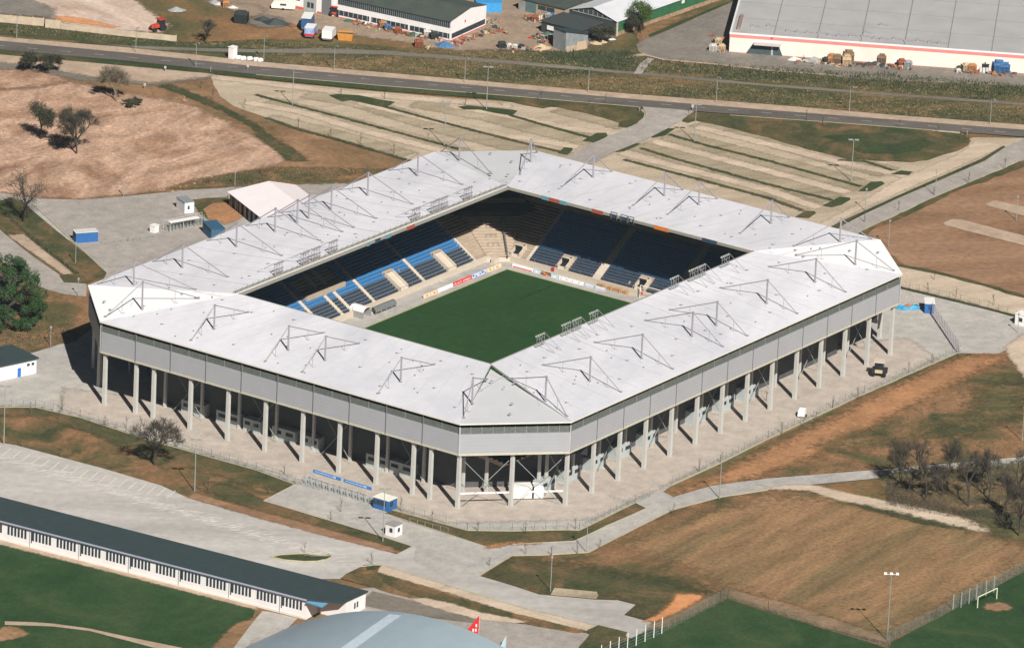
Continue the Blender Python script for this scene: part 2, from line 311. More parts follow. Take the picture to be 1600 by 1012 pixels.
for q in [Z(1,0,[(455,600),(520,593),(640,600),(760,625),(870,642),(810,678),(700,655),(590,630),(540,640)]), Z(1,0,[(1262,672),(1330,665),(1600,690),(1635,698),(1600,728),(1500,712),(1400,690),(1300,690)]),
          Z(2,0,[(440,885),(530,835),(590,835),(598,855),(520,895)]), Z(2,0,[(285,962),(325,925),(375,930),(380,942),(345,972)]), Z(2,0,[(855,850),(920,805),(1020,808),(960,850),(880,865)]),
          Z(2,0,[(640,940),(720,895),(805,903),(700,950),(650,955)]), Z(3,1,[(565,187),(640,130),(710,125),(730,140),(640,187)]), Z(3,1,[(340,278),(450,222),(512,228),(515,240),(460,272),(400,287)]),
          Z(3,1,[(170,348),(230,310),(290,312),(300,325),(255,355)]), Z(3,1,[(765,82),(830,58),(905,66),(880,87)]), Z(2,0,[(660,795),(700,770),(790,770),(720,802)])]:
    sheet('grass_island', q, 'green', .10, .2)
sheet('verge', Z(2,0,[(0,615),(250,628),(600,655),(750,670),(800,685),(828,715),(820,740),(780,775),(720,800),(665,795),(670,772),(500,720),(250,665),(200,682),(100,665),(0,642),(-60,630)]), 'verge', .09, .3)
sheet('verge', Z(2,0,[(1062,762),(1075,740),(1110,725),(1200,715),(1400,725),(1600,735),(1900,760),(2300,785),(2750,836),(2830,850),(2870,885),(2850,915),(2700,970),(2600,1005),(2500,1018),(2100,1000),(1900,950),(1600,862),(1150,757),(1100,772)]), 'verge', .09, .4)
sheet('verge', Z(3,0,[(450,850),(700,835),(950,850),(1050,900),(950,950),(800,970),(600,965),(450,900),(330,860)]), 'green', .10, .9)
sheet('drive', Z(2,0,[(815,672),(1000,686),(1140,700),(1110,722),(1060,755),(960,815),(850,870),(640,955),(500,1030),(300,1040),(350,985),(480,910),(700,818),(800,768),(838,725)]), 'tarmac', .11)
sheet('gravel_lane', [(1230,372),(1290,345),(1320,330),(1360,308),(1395,285),(1450,262),(1500,240),(1522,222),(1560,226),(1568,229),(1530,248),(1400,304),(1310,346),(1270,365)], 'lane', .07, .2)
sheet('verge', [(1290,360),(1310,349),(1350,331),(1400,308),(1532,250),(1568,229),(1571,231),(1538,253),(1404,311),(1354,334),(1319,352),(1300,364)], 'green', .12)
sheet('drive', [(1290,372),(1319,351),(1352,334),(1404,311),(1538,253),(1571,231),(1600,218),(1700,200),(1700,215),(1600,252),(1590,254),(1450,313),(1345,362),(1330,378)], 'tarmac', .11, kerb=False)
# brown fields on the right
sheet('brown_field', [(1330,380),(1345,364),(1450,316),(1590,257),(1700,215),(1800,180),(1800,520),(1600,466),(1500,440),(1407,413),(1395,400)], 'brown', .03, .3)
sheet('verge', [(1335,372),(1345,362),(1450,313),(1590,254),(1700,210),(1700,220),(1590,266),(1520,290),(1450,322),(1400,345),(1360,362),(1340,378)], 'verge', .08, .6)
for q in ([(1473,349),(1487,343.5),(1500,343.5),(1545,355),(1600,369),(1700,395),(1700,410),(1600,384),(1540,369),(1478,353)], [(1541,320),(1550,315),(1557,314.5),(1600,324),(1700,348),(1700,362),(1600,338),(1543,322)]):
    sheet('sand_strip', q, G['white_sand'] if False else 'sidewalk', .07)
sheet('gravel_track', [(1400,415),(1450,424),(1520,442),(1600,466),(1750,508),(1750,545),(1640,512),(1600,497),(1590,495),(1500,470),(1407,449),(1395,446)], 'lane', .09, .25)
sheet('verge', [(1400,413),(1450,421),(1520,439),(1600,462),(1600,467),(1520,444),(1450,427),(1400,417)], 'verge', .10, .5)
sheet('verge', [(1400,447),(1450,459),(1500,471),(1560,486),(1590,494),(1590,497),(1560,489),(1500,474),(1450,462),(1400,450)], 'green', .11, .1)
# around the stadium: concourse paving (its hidden side follows the building)
conc = [(-89.5,-43),(-78,-60)]
cpx = [(-40,640),(0,637),(55,637),(125,653),(225,686),(330,715),(400,735),(462,758),(500,772),(602,802),(610,797),(730,829),(800,830),(887,828),(905,829),(992,786),(1035,769),(1050,758),(1125,724),(1200,686),(1350,616),(1497,552),(1520,552),(1560,553),(1575,545),(1600,530),(1680,500),(1600,498),(1590,495),(1500,470),(1450,459),(1407,449)]
CP = [at(*q)[:2] for q in cpx] + [(100,-20),(98,80),(70,96)] + [at(*q)[:2] for q in [(557,285),(495,290),(357,296),(357,314),(345,331),(300,312),(200,307),(125,313),(60,311),(20,313),(52,330),(167,427),(180,450)]] + [(-62,92)] + [at(*q)[:2] for q in [(92,538),(45,552),(-40,575)]]
sheet('concourse', CP, 'paver', .02, world=True)
for nm, q in (('paving_apron', [(-89,-51),(-89,52),(-78,60),(-70,40),(-60,-40),(60,-50),(76,-60),(68,-72.5),(-67,-72.5)]),): feathered(nm, q, 'apron', .03, 2.5, world=True)
sheet('tarmac', [(-60,296),(0,302),(60,311),(125,313),(200,307),(300,297),(357,294),(357,302),(345,331),(385,340),(345,364),(160,440),(167,427),(50,318),(0,313),(-60,305)], 'tarmac', .05)
sheet('pavement', [(300,300),(420,285),(560,278),(640,276),(640,300),(560,300),(400,310)], 'tarmac', .045)
sheet('earth_patch', Z(0,1,[(1205,240),(1290,230),(1420,225),(1540,335),(1480,370),(1400,395),(1370,372),(1300,362),(1240,320)]), 'orange', .08, .3)
sheet('verge', Z(0,1,[(1205,240),(1290,230),(1420,225),(1450,255),(1330,262),(1270,300),(1300,362),(1240,320)]), 'verge', .09, .4)
# left verge, path and meadow
sheet('verge', Z(0,1,[(-200,240),(0,250),(60,225),(130,240),(200,305),(300,395),(450,505),(560,600),(670,695),(540,770),(530,742),(420,650),(260,530),(150,455),(50,460),(0,420),(-200,300)]), 'verge', .06, .2)
sheet('ditch', Z(0,1,[(0,285),(120,400),(330,575),(530,735),(530,748),(310,575),(110,405),(0,300)]), 'green', .09, .2)
sheet('sand_path', Z(0,1,[(50,460),(150,455),(260,545),(400,650),(465,708),(400,712),(330,660),(200,570),(100,500)]), 'sidewalk', .07, .2)
sheet('tarmac_path', Z(0,1,[(-200,300),(0,425),(60,480),(200,590),(380,715),(400,755),(540,765),(540,845),(400,830),(270,795),(160,740),(60,660),(-200,480)]), 'tarmac', .08)
sheet('verge', Z(0,1,[(370,716),(420,705),(500,705),(540,745),(540,766),(400,757)]), 'verge', .10, .2)
_sheet('meadow', Z(0,1,[(-200,560),(60,660),(160,740),(270,795),(400,830),(540,845),(620,850),(640,1000),(480,1120),(370,1140),(180,1200),(-200,1250)]), 'verge2', .05, .3)
# lower left: verge, car park, forecourt
sheet('verge', [(-60,637),(0,637),(55,637),(125,653),(225,686),(330,715),(400,735),(462,758),(412,783),(500,808),(575,832),(645,853),(620,866),(500,836),(400,808),(293,778),(252,759),(160,732),(60,705),(25,696),(0,692),(-60,680)], 'verge2', .04, .1)
sheet('grass_strip', [(-60,637),(0,637),(55,637),(125,653),(225,686),(330,715),(400,735),(462,758),(440,770),(380,757),(300,730),(260,735),(215,712),(150,680),(60,652),(-60,648)], 'verge', .06, .7)
sheet('grass_strip', [(412,783),(500,808),(575,832),(645,853),(625,860),(560,840),(480,820),(400,798),(340,775),(300,760),(330,752),(380,765)], 'verge', .065, .3)
sheet('earth_strip', [(293,778),(303,771),(400,798),(480,819),(612,856),(620,866),(500,836),(400,809)], 'brown', .08, .2)
fore = [(-60,680),(0,692),(25,696),(160,732),(252,759),(293,778),(400,808),(620,866),(645,853),(575,832),(412,783),(462,757),(530,775),(602,803),(640,817),(760,855),(800,851),(800,869),(749,900),(800,915),(842,929),(930,937),(965,938),(993,945),(975,961),(1020,973),(1060,990),(1010,1010),(980,995),(935,977),(917,985),(800,946),(600,884),(570,883),(540,897),(532,905),(470,905),(-60,780)]
sheet('forecourt', fore, 'paver2', .068)
sheet('forecourt', [(412,783),(462,757),(530,775),(602,803),(640,817),(760,855),(800,851),(800,869),(749,900),(700,905),(645,875),(650,856),(575,832)], 'paver', .072)
sheet('gravel_strip', Z(1,3,[(700,492),(800,500),(1200,625),(1600,745),(2140,880),(2070,908),(1600,795),(1200,670),(760,540)]), 'lane', .06, .15)
sheet('verge', Z(1,3,[(525,580),(600,535),(680,492),(780,500),(760,540),(1200,672),(1600,795),(2070,910),(2000,925),(1700,870),(1420,812),(1150,765),(950,700),(780,655),(700,625)]), 'verge2', .07, .3)
sheet('verge', Z(1,3,[(690,492),(790,498),(740,530),(690,528)]), 'green', .09, .1)
sheet('verge', Z(1,3,[(760,545),(1000,620),(1300,715),(1600,800),(1600,822),(1400,802),(1150,735),(900,660),(790,600)]), 'verge', .08, .3)
sheet('verge', [(917,985),(935,977),(980,988),(975,1000),(950,1015),(915,1040),(890,1040),(905,1010),(921,993)], 'verge', .08, .2)
sheet('sand_path', Z(1,3,[(950,705),(1060,703),(1250,745),(1390,790),(1600,832),(1700,850),(1650,862),(1430,845),(1200,790),(1010,730)]), 'lane', .09, .15)
sheet('back_lane', [(560,920),(585,918),(640,935),(745,957),(800,974),(875,980),(921,991),(900,1020),(870,1060),(560,1060)], 'tarmac', .06)
sheet('back_lane', [(582,924),(640,938),(747,959),(747,975),(640,962),(560,945)], G['asphalt'] if False else 'track', .08)
sheet('grass_island', Z(1,3,[(88,451),(150,435),(250,429),(380,427),(450,432),(474,448),(440,468),(380,478),(300,480),(180,470)]), 'green', .09, .05, kerb=True)
G['bay'] = flat('parking_bay_line', (.66,.62,.56), .7, var=.15)
for i in range(19):       # white lines of the parking bays along the verge
    t = i/18; a = at(2+272*t, 697+ 70*t+3*math.sin(t*3.1)); b = at(-12+272*t, 708+71*t+3*math.sin(t*3.1))
    mb = MB(); mb.obox((a+b)/2, b-a, (b-a).length, .22, .16, .166); tag(mb.build('parking_line', G['bay']), kind='structure')
m_wl = flat('worn_line', (.62,.59,.55), .8, var=.2, vs=.8); mb = MB()     # faint wavy bay lines on the paving
for i in range(44):
    for k in range(3):
        n_ = 5+((i*7+k*3) % 3); x = -40+i*11.5+k*42+(i*5 % 7); y = 712+i*3.5+k*11+2*(i % 2); P0 = [at(x+q*8, y-q*.55+.7*math.sin(q*.9+i)) for q in range(n_)]
        if y > 700+.292*x+38 or (k == 2 and i % 3 == 0): continue
        zz = .165+.0004*(i*3+k); nn = (P0[-1]-P0[0]).normalized(); nn = Vector((-nn.y, nn.x, 0))
        for q, (a, b) in enumerate(zip(P0, P0[1:])):
            w0, w1 = .19*math.sin(math.pi*(q+.15)/(n_-.7))+.03, .19*math.sin(math.pi*(q+1.0)/(n_+.2))+.03
            mb.face([(a.x+nn.x*w0,a.y+nn.y*w0,zz),(a.x-nn.x*w0,a.y-nn.y*w0,zz),(b.x-nn.x*w1,b.y-nn.y*w1,zz),(b.x+nn.x*w1,b.y+nn.y*w1,zz)])
tag(mb.build('parking_line', m_wl), kind='structure')
# bottom left lawn and its paths
sheet('lawn', [(-60,830),(0,846),(200,897),(400,948),(395,965),(365,1000),(350,1030),(-60,1060)], 'lawn', .04, .1)
sheet('earth_strip', [(-60,828),(0,843),(200,893),(403,944),(400,953),(200,901),(0,851),(-60,836)], 'sidewalk', .06, .15)
sheet('earth_strip', Z(0,3,[(1480,860),(1560,835),(1640,790),(1600,850),(1480,1010),(1440,1060),(1300,1060),(1330,1005),(1400,930)]), 'sandgrass', .07, .4)
sheet('pavement', Z(1,3,[(40,785),(90,790),(260,830),(210,880),(130,960),(60,1060),(-160,1060),(-130,1000),(0,830)]), 'paver', .09)
sheet('pavement', Z(1,3,[(-30,965),(30,945),(130,955),(100,1060),(-80,1060)]), 'tarmac', .10)
sheet('path', Z(0,3,[(30,848),(200,853),(330,862),(560,893),(800,945),(1120,1010),(1250,1040),(1100,1050),(800,970),(560,908),(330,880),(200,875),(30,870)]), 'sidewalk', .07, .05)
sheet('earth_patch', Z(0,3,[(0,890),(60,880),(110,885),(185,930),(100,955),(20,975),(-40,960)]), 'sandgrass', .08, .3)
# the path along the south side, pad and the grass strip by the fence
pt = [(800,851),(897,846),(950,820),(1012,794),(1052,777),(1112,759.5),(1200,748),(1300,740),(1400,732),(1500,723),(1600,714),(1750,702)]
pb = [(1750,718),(1600,730),(1500,738),(1400,745),(1275,757),(1200,766),(1125,777),(1050,797),(985,830),(920,863),(860,867),(800,868.5)]
sheet('path', pt+pb, 'paver', .07); 
sheet('verge', [(602,804),(613,797),(730,829),(800,830),(887,828),(905,829),(992,786),(1012,794),(950,820),(897,846),(800,851),(760,855),(700,835)], 'verge', .045, .05)
sheet('pavement', [(992,786),(1035,769),(1052,777),(1012,796)], 'paver', .09)
sheet('earth', Z(2,3,[(-160,375),(0,350),(100,355),(200,360),(100,368),(0,372),(-160,400)]), 'orange', .08, .2)
sheet('verge', [(1012,794),(1060,771),(1200,692),(1350,617),(1497,553),(1520,553),(1500,561),(1360,624),(1210,699),(1080,768),(1052,777)], 'verge', .05, .3)
sheet('orange_ridge', [(1040,780),(1060,772),(1210,699),(1360,624),(1500,560),(1560,556),(1575,560),(1530,580),(1400,645),(1290,705),(1180,748),(1112,759),(1052,777)], 'orange', .06, .9)
sheet('meadow', [(1180,748),(1290,705),(1400,645),(1530,580),(1575,560),(1700,640),(1750,702),(1600,714),(1400,732),(1200,748)], 'verge2', .04, .6)
sheet('grass_patch', Z(3,2,[(820,770),(1000,690),(1250,600),(1330,420),(1480,360),(1560,380),(1600,520),(1500,600),(1300,650),(1150,720),(900,720),(700,760),(400,790),(330,770),(560,680)]), 'weeds', .08, 2.2)
sheet('gravel_track', Z(3,2,[(1480,150),(1600,60),(1900,-60),(2200,400),(1900,620),(1600,330),(1500,205)]), 'lane', .10, .3)
sheet('gravel_track', Z(3,3,[(-60,-10),(0,15),(150,-5),(290,0),(450,35),(700,90),(1000,150),(1350,230),(1400,270),(1390,292),(1300,285),(1000,225),(700,150),(450,95),(250,30),(0,25)]), 'lane', .07, .25)
sheet('grass_strip', Z(3,3,[(460,105),(600,125),(800,165),(1000,215),(1250,275),(1100,260),(900,225),(700,170)]), 'green', .09, .4)
sheet('meadow', [(749,900),(800,868),(920,863),(985,830),(1050,797),(1125,777),(1200,766),(1300,770),(1560,830),(1700,860),(1700,920),(1600,893),(1462,967),(1388,1003),(1200,955),(1137,936),(1060,950),(1020,973),(975,961),(993,945),(965,938),(930,937),(842,929)], 'verge2', .03, .2)
sheet('brown_meadow', [(1100,800),(1200,775),(1300,778),(1450,810),(1600,850),(1700,880),(1600,888),(1450,965),(1385,995),(1250,962),(1150,925),(1050,880),(960,855),(1020,825)], 'brown2', .06, 2.0)
sheet('grass_patch', [(749,900),(800,870),(850,878),(900,880),(960,895),(1040,905),(1110,925),(1060,945),(1020,970),(975,961),(993,945),(965,938),(930,937),(842,929)], 'verge', .055, 1.0)
sheet('gravel_pad', Z(2,3,[(240,685),(265,640),(530,665),(540,690),(525,710)]), 'park', .09)
sheet('undergrowth', [(1370,748),(1400,737),(1600,724),(1700,716),(1700,900),(1600,850),(1560,838),(1500,800),(1440,783),(1380,770)], 'weeds', .08, .9)
sheet('earth_mound_base', Z(2,3,[(810,855),(900,815),(960,770),(1040,680),(1120,677),(1185,690),(1190,705),(1050,785),(900,850)]), 'mound', .11, .2)
sheet('training_pitch', [(940,1020),(1030,975),(1125,940),(1137,936),(1200,956),(1390,1014),(1395,1060),(900,1060)], 'lawn', .06, .1)
sheet('training_pitch', [(1388,1006),(1462,967),(1600,893),(1750,820),(1750,1060),(1400,1060)], 'lawn', .06, .1)
sheet('earth_path', [(1010,985),(1020,972),(1100,933),(1135,919),(1142,922),(1240,945),(1330,975),(1388,1000),(1388,1006),(1300,985),(1200,956),(1137,936),(1125,941),(1040,982)], 'sandgrass', .08, .2)
sheet('sand_patch', Z(3,3,[(1345,760),(1370,738),(1440,732),(1500,745),(1530,765),(1500,780),(1420,785),(1370,778)]), 'brown', .09, .2)
# kerbs and edging stones that catch the light
kerbs([(50,319),(167,427)], name='kerb'); kerbs([(-40,637),(55,637),(125,653),(225,686),(400,735),(462,758)]); kerbs([(412,783),(500,808),(645,853)])
kerbs([(462,757),(412,783)]); kerbs([(613,797),(730,829),(800,830),(887,828),(905,829),(992,786)]); kerbs([(605,804),(760,855)]); kerbs([(800,851),(897,846),(1012,794)])
kerbs([(800,868.5),(860,867),(920,863),(985,830),(1050,797),(1125,777),(1200,766)]); kerbs([(1050,758),(1125,724),(1200,686),(1350,616),(1497,552)]); kerbs([(570,883),(600,884),(800,946),(917,985)])
kerbs([(749,900),(800,868.5)]); kerbs([(1319,351),(1352,334),(1404,311),(1538,253)]); kerbs([(1345,362),(1450,313),(1590,254)]); kerbs([(400,118),(600,135.5),(800,151.5),(1000,168.5)]); kerbs([(1140,181),(1300,192.5),(1500,208)])

# ------------------------------------------------------------------ the stadium
A, B, CXF, CYF, H, H2, AI, BI, HF = 81.1, 64.1, 16.8, 16.5, 19.15, 20.9, 50.8, 33.8, 12.0
m_roof = ground('roof_membrane', [(.56,.575,.625),(.68,.68,.725),(.745,.745,.79)], .04, .5, .035, 2.5, .3, 0, 1, rough=.55, midv=.05)
m_roofw = flat('lit_white_membrane', (.92,.92,.93), .55, var=.02, vs=.2)
m_roofg = flat('grey_shade_membrane', (.58,.59,.61), .55, var=.03, vs=.2)
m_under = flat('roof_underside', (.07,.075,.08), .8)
m_steel = flat('grey_steel', (.31,.29,.32), .5, .1)
m_steell = flat('light_steel', (.55,.55,.53), .5)
m_col = flat('column_concrete', (.5,.5,.47), .75, var=.06, vs=.6)
m_clad = flat('facade_cladding', (.355,.365,.39), .5, .0, var=.03, vs=.4)
m_joint = flat('facade_joint', (.13,.135,.14), .6)
m_band = flat('facade_mesh_band', (.12,.135,.12), .7, var=.2, vs=2)
m_lip = flat('facade_lip', (.52,.5,.4), .7)
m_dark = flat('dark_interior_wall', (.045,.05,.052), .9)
m_conc = flat('terrace_concrete', (.43,.35,.27), .85, var=.1, vs=.7)
m_concl = flat('pale_concrete', (.56,.49,.40), .8, var=.06)
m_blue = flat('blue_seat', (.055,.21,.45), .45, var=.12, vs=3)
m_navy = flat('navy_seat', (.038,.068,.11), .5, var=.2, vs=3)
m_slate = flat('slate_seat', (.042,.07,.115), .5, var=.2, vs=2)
m_white = flat('white_paint', (.8,.79,.77), .5, var=.03)
m_glass = flat('dark_glass', (.02,.025,.035), .15, var=.2)
st = thing('stadium', 'football stadium with white cable-masted roof ring on pale columns', 'stadium')
def zroof(x, y):
    t = max((abs(x)-AI)/(A-AI), (abs(y)-BI)/(B-BI)); return H2+(H-H2)*max(0, min(1, t))
OCT = [(-A,-B+CYF),(-A,B-CYF),(-A+CXF,B),(A-CXF,B),(A,B-CYF),(A,-B+CYF),(A-CXF,-B),(-A+CXF,-B)]     # clockwise
INN = [(-AI,-BI),(-AI,BI),(AI,BI),(AI,-BI)]
def slab(name, pts, mats, th=.32):
    mb = MB(); n = len(pts); ar = sum(pts[i][0]*pts[(i+1)%n][1]-pts[(i+1)%n][0]*pts[i][1] for i in range(n))
    if ar < 0: pts = pts[::-1]
    mb.face(pts, 0); mb.face([(p[0],p[1],p[2]-th) for p in pts][::-1], 1)
    for i in range(n):
        a, b = pts[i], pts[(i+1)%n]; mb.face([(a[0],a[1],a[2]-th),(b[0],b[1],b[2]-th),b,a], 2)
    return mb.build(name, mats, st)
m_fasc = flat('roof_edge_trim', (.7,.69,.6), .6)
def grow(p, k):   # push an eave point out by k metres
    r = math.hypot(*p); return (p[0]*(1+k/r), p[1]*(1+k/r))
for i in range(4):      # main roof sides, each in bays so that seams read
    o0, o1 = grow(OCT[2*i], .35), grow(OCT[2*i+1], .35); i0, i1 = INN[i], INN[(i+1) % 4]
    slab('roof_side', [(*o0,H),(*o1,H),(*i1,H2),(*i0,H2)], [m_roof, m_under, m_fasc])
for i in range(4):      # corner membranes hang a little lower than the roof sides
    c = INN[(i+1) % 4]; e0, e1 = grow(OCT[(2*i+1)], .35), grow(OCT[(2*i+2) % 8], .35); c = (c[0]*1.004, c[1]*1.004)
    mt = [m_roofw, m_roofg, m_roofw, m_roofg][i]  # white and grey corner tones stand in for differing sun and sheen
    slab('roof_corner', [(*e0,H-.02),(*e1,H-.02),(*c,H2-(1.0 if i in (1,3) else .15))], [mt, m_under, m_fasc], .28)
# raised ribs along the edges of the roof sides, gutter along the inner edge
for i in range(4):
    for j, c in ((2*i, INN[i]), (2*i+1, INN[(i+1) % 4])):
        e = grow(OCT[j], .3); mb = MB(); mb.tube((*e, H+.03), (*c, H2+.03), .09, n=4); mb.build('roof_rib', m_roofg, st)
m_gut = flat('catwalk_grating', (.42,.4,.34), .7, var=.2, vs=3)
for i in range(4):
    a, b = Vector((*INN[i], 0)), Vector((*INN[(i+1) % 4], 0)); d = (b-a).normalized(); n = Vector((d.y, -d.x, 0))
    if n.dot(a+b) > 0: n = -n
    mb = MB(); c = (a+b)/2+n*.25; mb.obox(c, d, (b-a).length, .5, H2-.6, H2-.06, 0)
    if i == 1:
        mb.obox((a+b)/2-n*.9, d, (b-a).length, .9, H2+.02, H2+.12, 0)
        for k in range(51): q = a+(b-a)*k/50-n*.45; mb.box(q.x-.05, q.y-.05, H2, q.x+.05, q.y+.05, H2+1.0, 0)
    mb.build('roof_edge_beam', [flat('edge_beam', (.3,.29,.25), .7)], st)
# coloured banners hung on the inner roof edge
ban = flat('orange_cloth', (.65,.2,.04), .8); banr = flat('rust_cloth', (.35,.09,.05), .8); bant = flat('teal_cloth', (.12,.3,.34), .8)
def edge_banner(x0, y0, x1, y1, m, h=.9):
    mb = MB(); d = Vector((x1-x0, y1-y0, 0)); mb.obox(((x0+x1)/2, (y0+y1)/2), d, d.length, .06, H2-.75, H2-.75+h); mb.build('edge_banner', m, st)
for y0, y1, m in ((24,22,bant),(22,19,banr),(19,17,bant),(10,7,banr),(5,3.5,m_navy),(2,-.5,m_navy),(-7,-11,ban),(-20,-24,m_navy)): edge_banner(AI-.52, y0, AI-.52, y1, m)
for x0, x1, m in ((11,14,banr),(3,5,bant),(-1,1,m_navy),(-4,-3,bant)): edge_banner(x0, BI-.52, x1, BI-.52, m)
for y0, y1 in ((4.6,3.0),(1.9,.2),(-.1,-1.6)):
    mb = MB()
    for yy in (y0, y1): mb.box(AI-.9, yy-.06, H2-.9, AI-.7, yy+.06, H2+.7)
    mb.box(AI-.9, y1, H2+.6, AI-.7, y0, H2+.75); mb.build('loudspeaker_frame', m_joint, st)
# roof masts: a short post with two stays and their little props
def mast(px, py, ix, iy, ox, oy, h=5.5):
    zb, zi, zo = zroof(px, py), zroof(ix, iy), zroof(ox, oy); mb = MB(); top = Vector((px, py, zb+h))
    mb.tube((px, py, zb-.1), top, .22, .2, 6); I, O = Vector((ix, iy, zi+.12)), Vector((ox, oy, zo+.12))
    for e in (I, O):
        mb.tube(top, e, .12, .12, 5); q = e.lerp(top, .42 if e is I else .45); zq = zroof(q.x, q.y)
        mb.tube(q, (q.x, q.y, zq), .045, n=4); mb.tube((q.x, q.y, zq+.1), (q.x+.55, q.y-.5, zq+.06), .05, n=4)
        mb.box(e.x-.25, e.y-.25, e.z-.15, e.x+.25, e.y+.25, e.z+.15)
    mb.box(px-.3, py-.3, zb, px+.3, py+.3, zb+.12); mb.box(px-.2, py-.2, zb+h-.15, px+.2, py+.2, zb+h+.15)
    # thin guy lines along the membrane
    s = Vector((ix-ox, iy-oy, 0)).normalized(); t = Vector((-s.y, s.x, 0))
    mb.tube(top, Vector((px, py, 0))+t*2.4-s*1.5+Vector((0, 0, zroof(px+t.x*2.4-s.x*1.5, py+t.y*2.4-s.y*1.5)+.05)), .02, n=3)
    mb.build('roof_mast', m_steel, st)
for x in (-42.9,-23.4,-4.1,5.4,25.2,44.7): mast(x, -53.9, x, -41.8, x, -62)
for y in (-24.4,-4.5,5.3,25.2): mast(-70.4, y, -58.4, y, -78.5, y)
for x in (-42.4,-22.8,-8.6,-.3,4,12.5,26.4,45.7): mast(x, 55.5, x, 42.9, x, 63.4)
for y in (25.2,5.4,-4.1,-23.8): mast(72.7, y, 60, y, 80.2, y)
mast(-59.4,-54,-54.4,-41.8,-63,-62.1); mast(61.3,-53.8,55.8,-41.7,64.6,-61.9); mast(-70.9,-43.3,-58.4,-38.1,-78.4,-46.5,5.7); mast(-70.4,44.8,-58.1,38.9,-78.7,48.3,6.2)
mast(-58.8,56.2,-53.9,43,-62.5,63); mast(62.5,55.8,56.8,42.7,65.6,63,5.3); mast(72.5,-42.5,61,-37.6,80,-46.1); mast(72.3,42.5,61,37.6,80,46.1)
# small roof fittings
def fit(x, y):
    z = zroof(x, y); mb = MB(); mb.box(x-.2, y-.2, z, x+.2, y+.2, z+.22); mb.tube((x, y, z+.1), (x+.6, y-.35, z+.12), .05, n=4); mb.build('roof_vent', m_steel, st)
for k in range(13):
    for s in (-1, 1):
        x = -58.5+k*9.75; fit(x+rnd.uniform(-.3,.3), s*(39.5+(k % 2)*2.2)); fit(x+2+rnd.uniform(-.5,.5), s*(57.5-(k % 2)*5))
for k in range(10):
    for s in (-1, 1):
        y = -43.5+k*9.7; fit(s*(56+(k % 2)*2), y+rnd.uniform(-.3,.3)); fit(s*(75-(k % 2)*6), y+1.8)
for x, y in ((-71,-53),(-66,-50),(71,53),(-72,54),(-75,50),(72,-53),(68,-48)): fit(x, y)
mb = MB()
for k in range(90):
    if k % 2: x, y = rnd.choice((-1,1))*rnd.uniform(53,79), rnd.uniform(-44,44)
    else: x, y = rnd.uniform(-60,60), rnd.choice((-1,1))*rnd.uniform(36,62)
    z = zroof(x, y); mb.box(x-.12, y-.12, z, x+.12, y+.12, z+.3)
tag(mb.build('small_roof_fitting', m_steel, st), kind='stuff')
for i in range(4):       # welded seams of the membrane
    mb = MB(); (o0, o1), (i0, i1) = (OCT[2*i], OCT[2*i+1]), (INN[i], INN[(i+1) % 4]); n_ = 26 if i % 2 else 20
    for k in range(1, n_):
        t_ = k/n_; a = (o0[0]+(o1[0]-o0[0])*t_, o0[1]+(o1[1]-o0[1])*t_); b = (i0[0]+(i1[0]-i0[0])*t_, i0[1]+(i1[1]-i0[1])*t_); d = Vector((o1[0]-o0[0], o1[1]-o0[1], 0)).normalized()*.07
        mb.face([(a[0]-d.x,a[1]-d.y,zroof(*a)+.012),(a[0]+d.x,a[1]+d.y,zroof(*a)+.012),(b[0]+d.x,b[1]+d.y,zroof(*b)+.012),(b[0]-d.x,b[1]-d.y,zroof(*b)+.012)])
    mb.build('membrane_seam', flat('seam_grey', (.56,.56,.6), .6), st)
# thin cables lying over the membrane
for i in range(4):
    mb = MB()
    for k in range(12 if i % 2 else 9):
        if i % 2:
            x = -54+k*9.75; s = 1 if i == 1 else -1; a = (x, s*35); b = (x-3.4, s*62.6)
        else:
            y = -39+k*9.7; s = -1 if i == 0 else 1; a = (s*52, y); b = (s*79.5, y-3.2)
        mb.tube((*a, zroof(*a)+.04), (*b, zroof(*b)+.05), .035, n=3, cap=False)
    mb.build('roof_cable', flat('cable_grey', (.42,.41,.44), .6), st)
# floodlight racks on the inner roof edge
m_lamp = flat('floodlight_glass', (.42,.48,.4), .4)
def flood(x, y, s):
    z = zroof(x, y); mb = MB(); yy = y
    for dx in (-1.4, -.45, .45, 1.4): mb.tube((x+dx, yy, z), (x+dx, yy, z+2.9), .045, n=4)
    for dx in (-1.4, 1.4): mb.tube((x+dx, yy, z+2.8), (x+dx*.9, yy+s*4.6, z-.05), .05, n=4)
    for zz in (.3, 1.0, 1.9, 2.6): mb.tube((x-1.6, yy, z+zz), (x+1.6, yy, z+zz), .04, n=4)
    o = mb.build('floodlight_rack', m_steel, st)
    for zz in (.35, 1.0, 2.35) if s > 0 else (.35, 2.35):
        mb = MB()
        for k in range(5):
            xx = x-1.4+k*.7; mb.hexa([(xx-.16,yy-s*.1,z+zz),(xx+.16,yy-s*.1,z+zz),(xx+.16,yy-s*.4,z+zz+.08),(xx-.16,yy-s*.4,z+zz+.08),(xx-.16,yy-s*.05,z+zz+.36),(xx+.16,yy-s*.05,z+zz+.36),(xx+.16,yy-s*.3,z+zz+.42),(xx-.16,yy-s*.3,z+zz+.42)])
        mb.build('lamp', m_lamp if s < 0 else m_steel, o)
for x in (-34.2,-24.5,-20.5,-14.1,17.1,24.5,27.7,37.2):
    flood(x, 35.4, 1); flood(x, -35.0, -1)
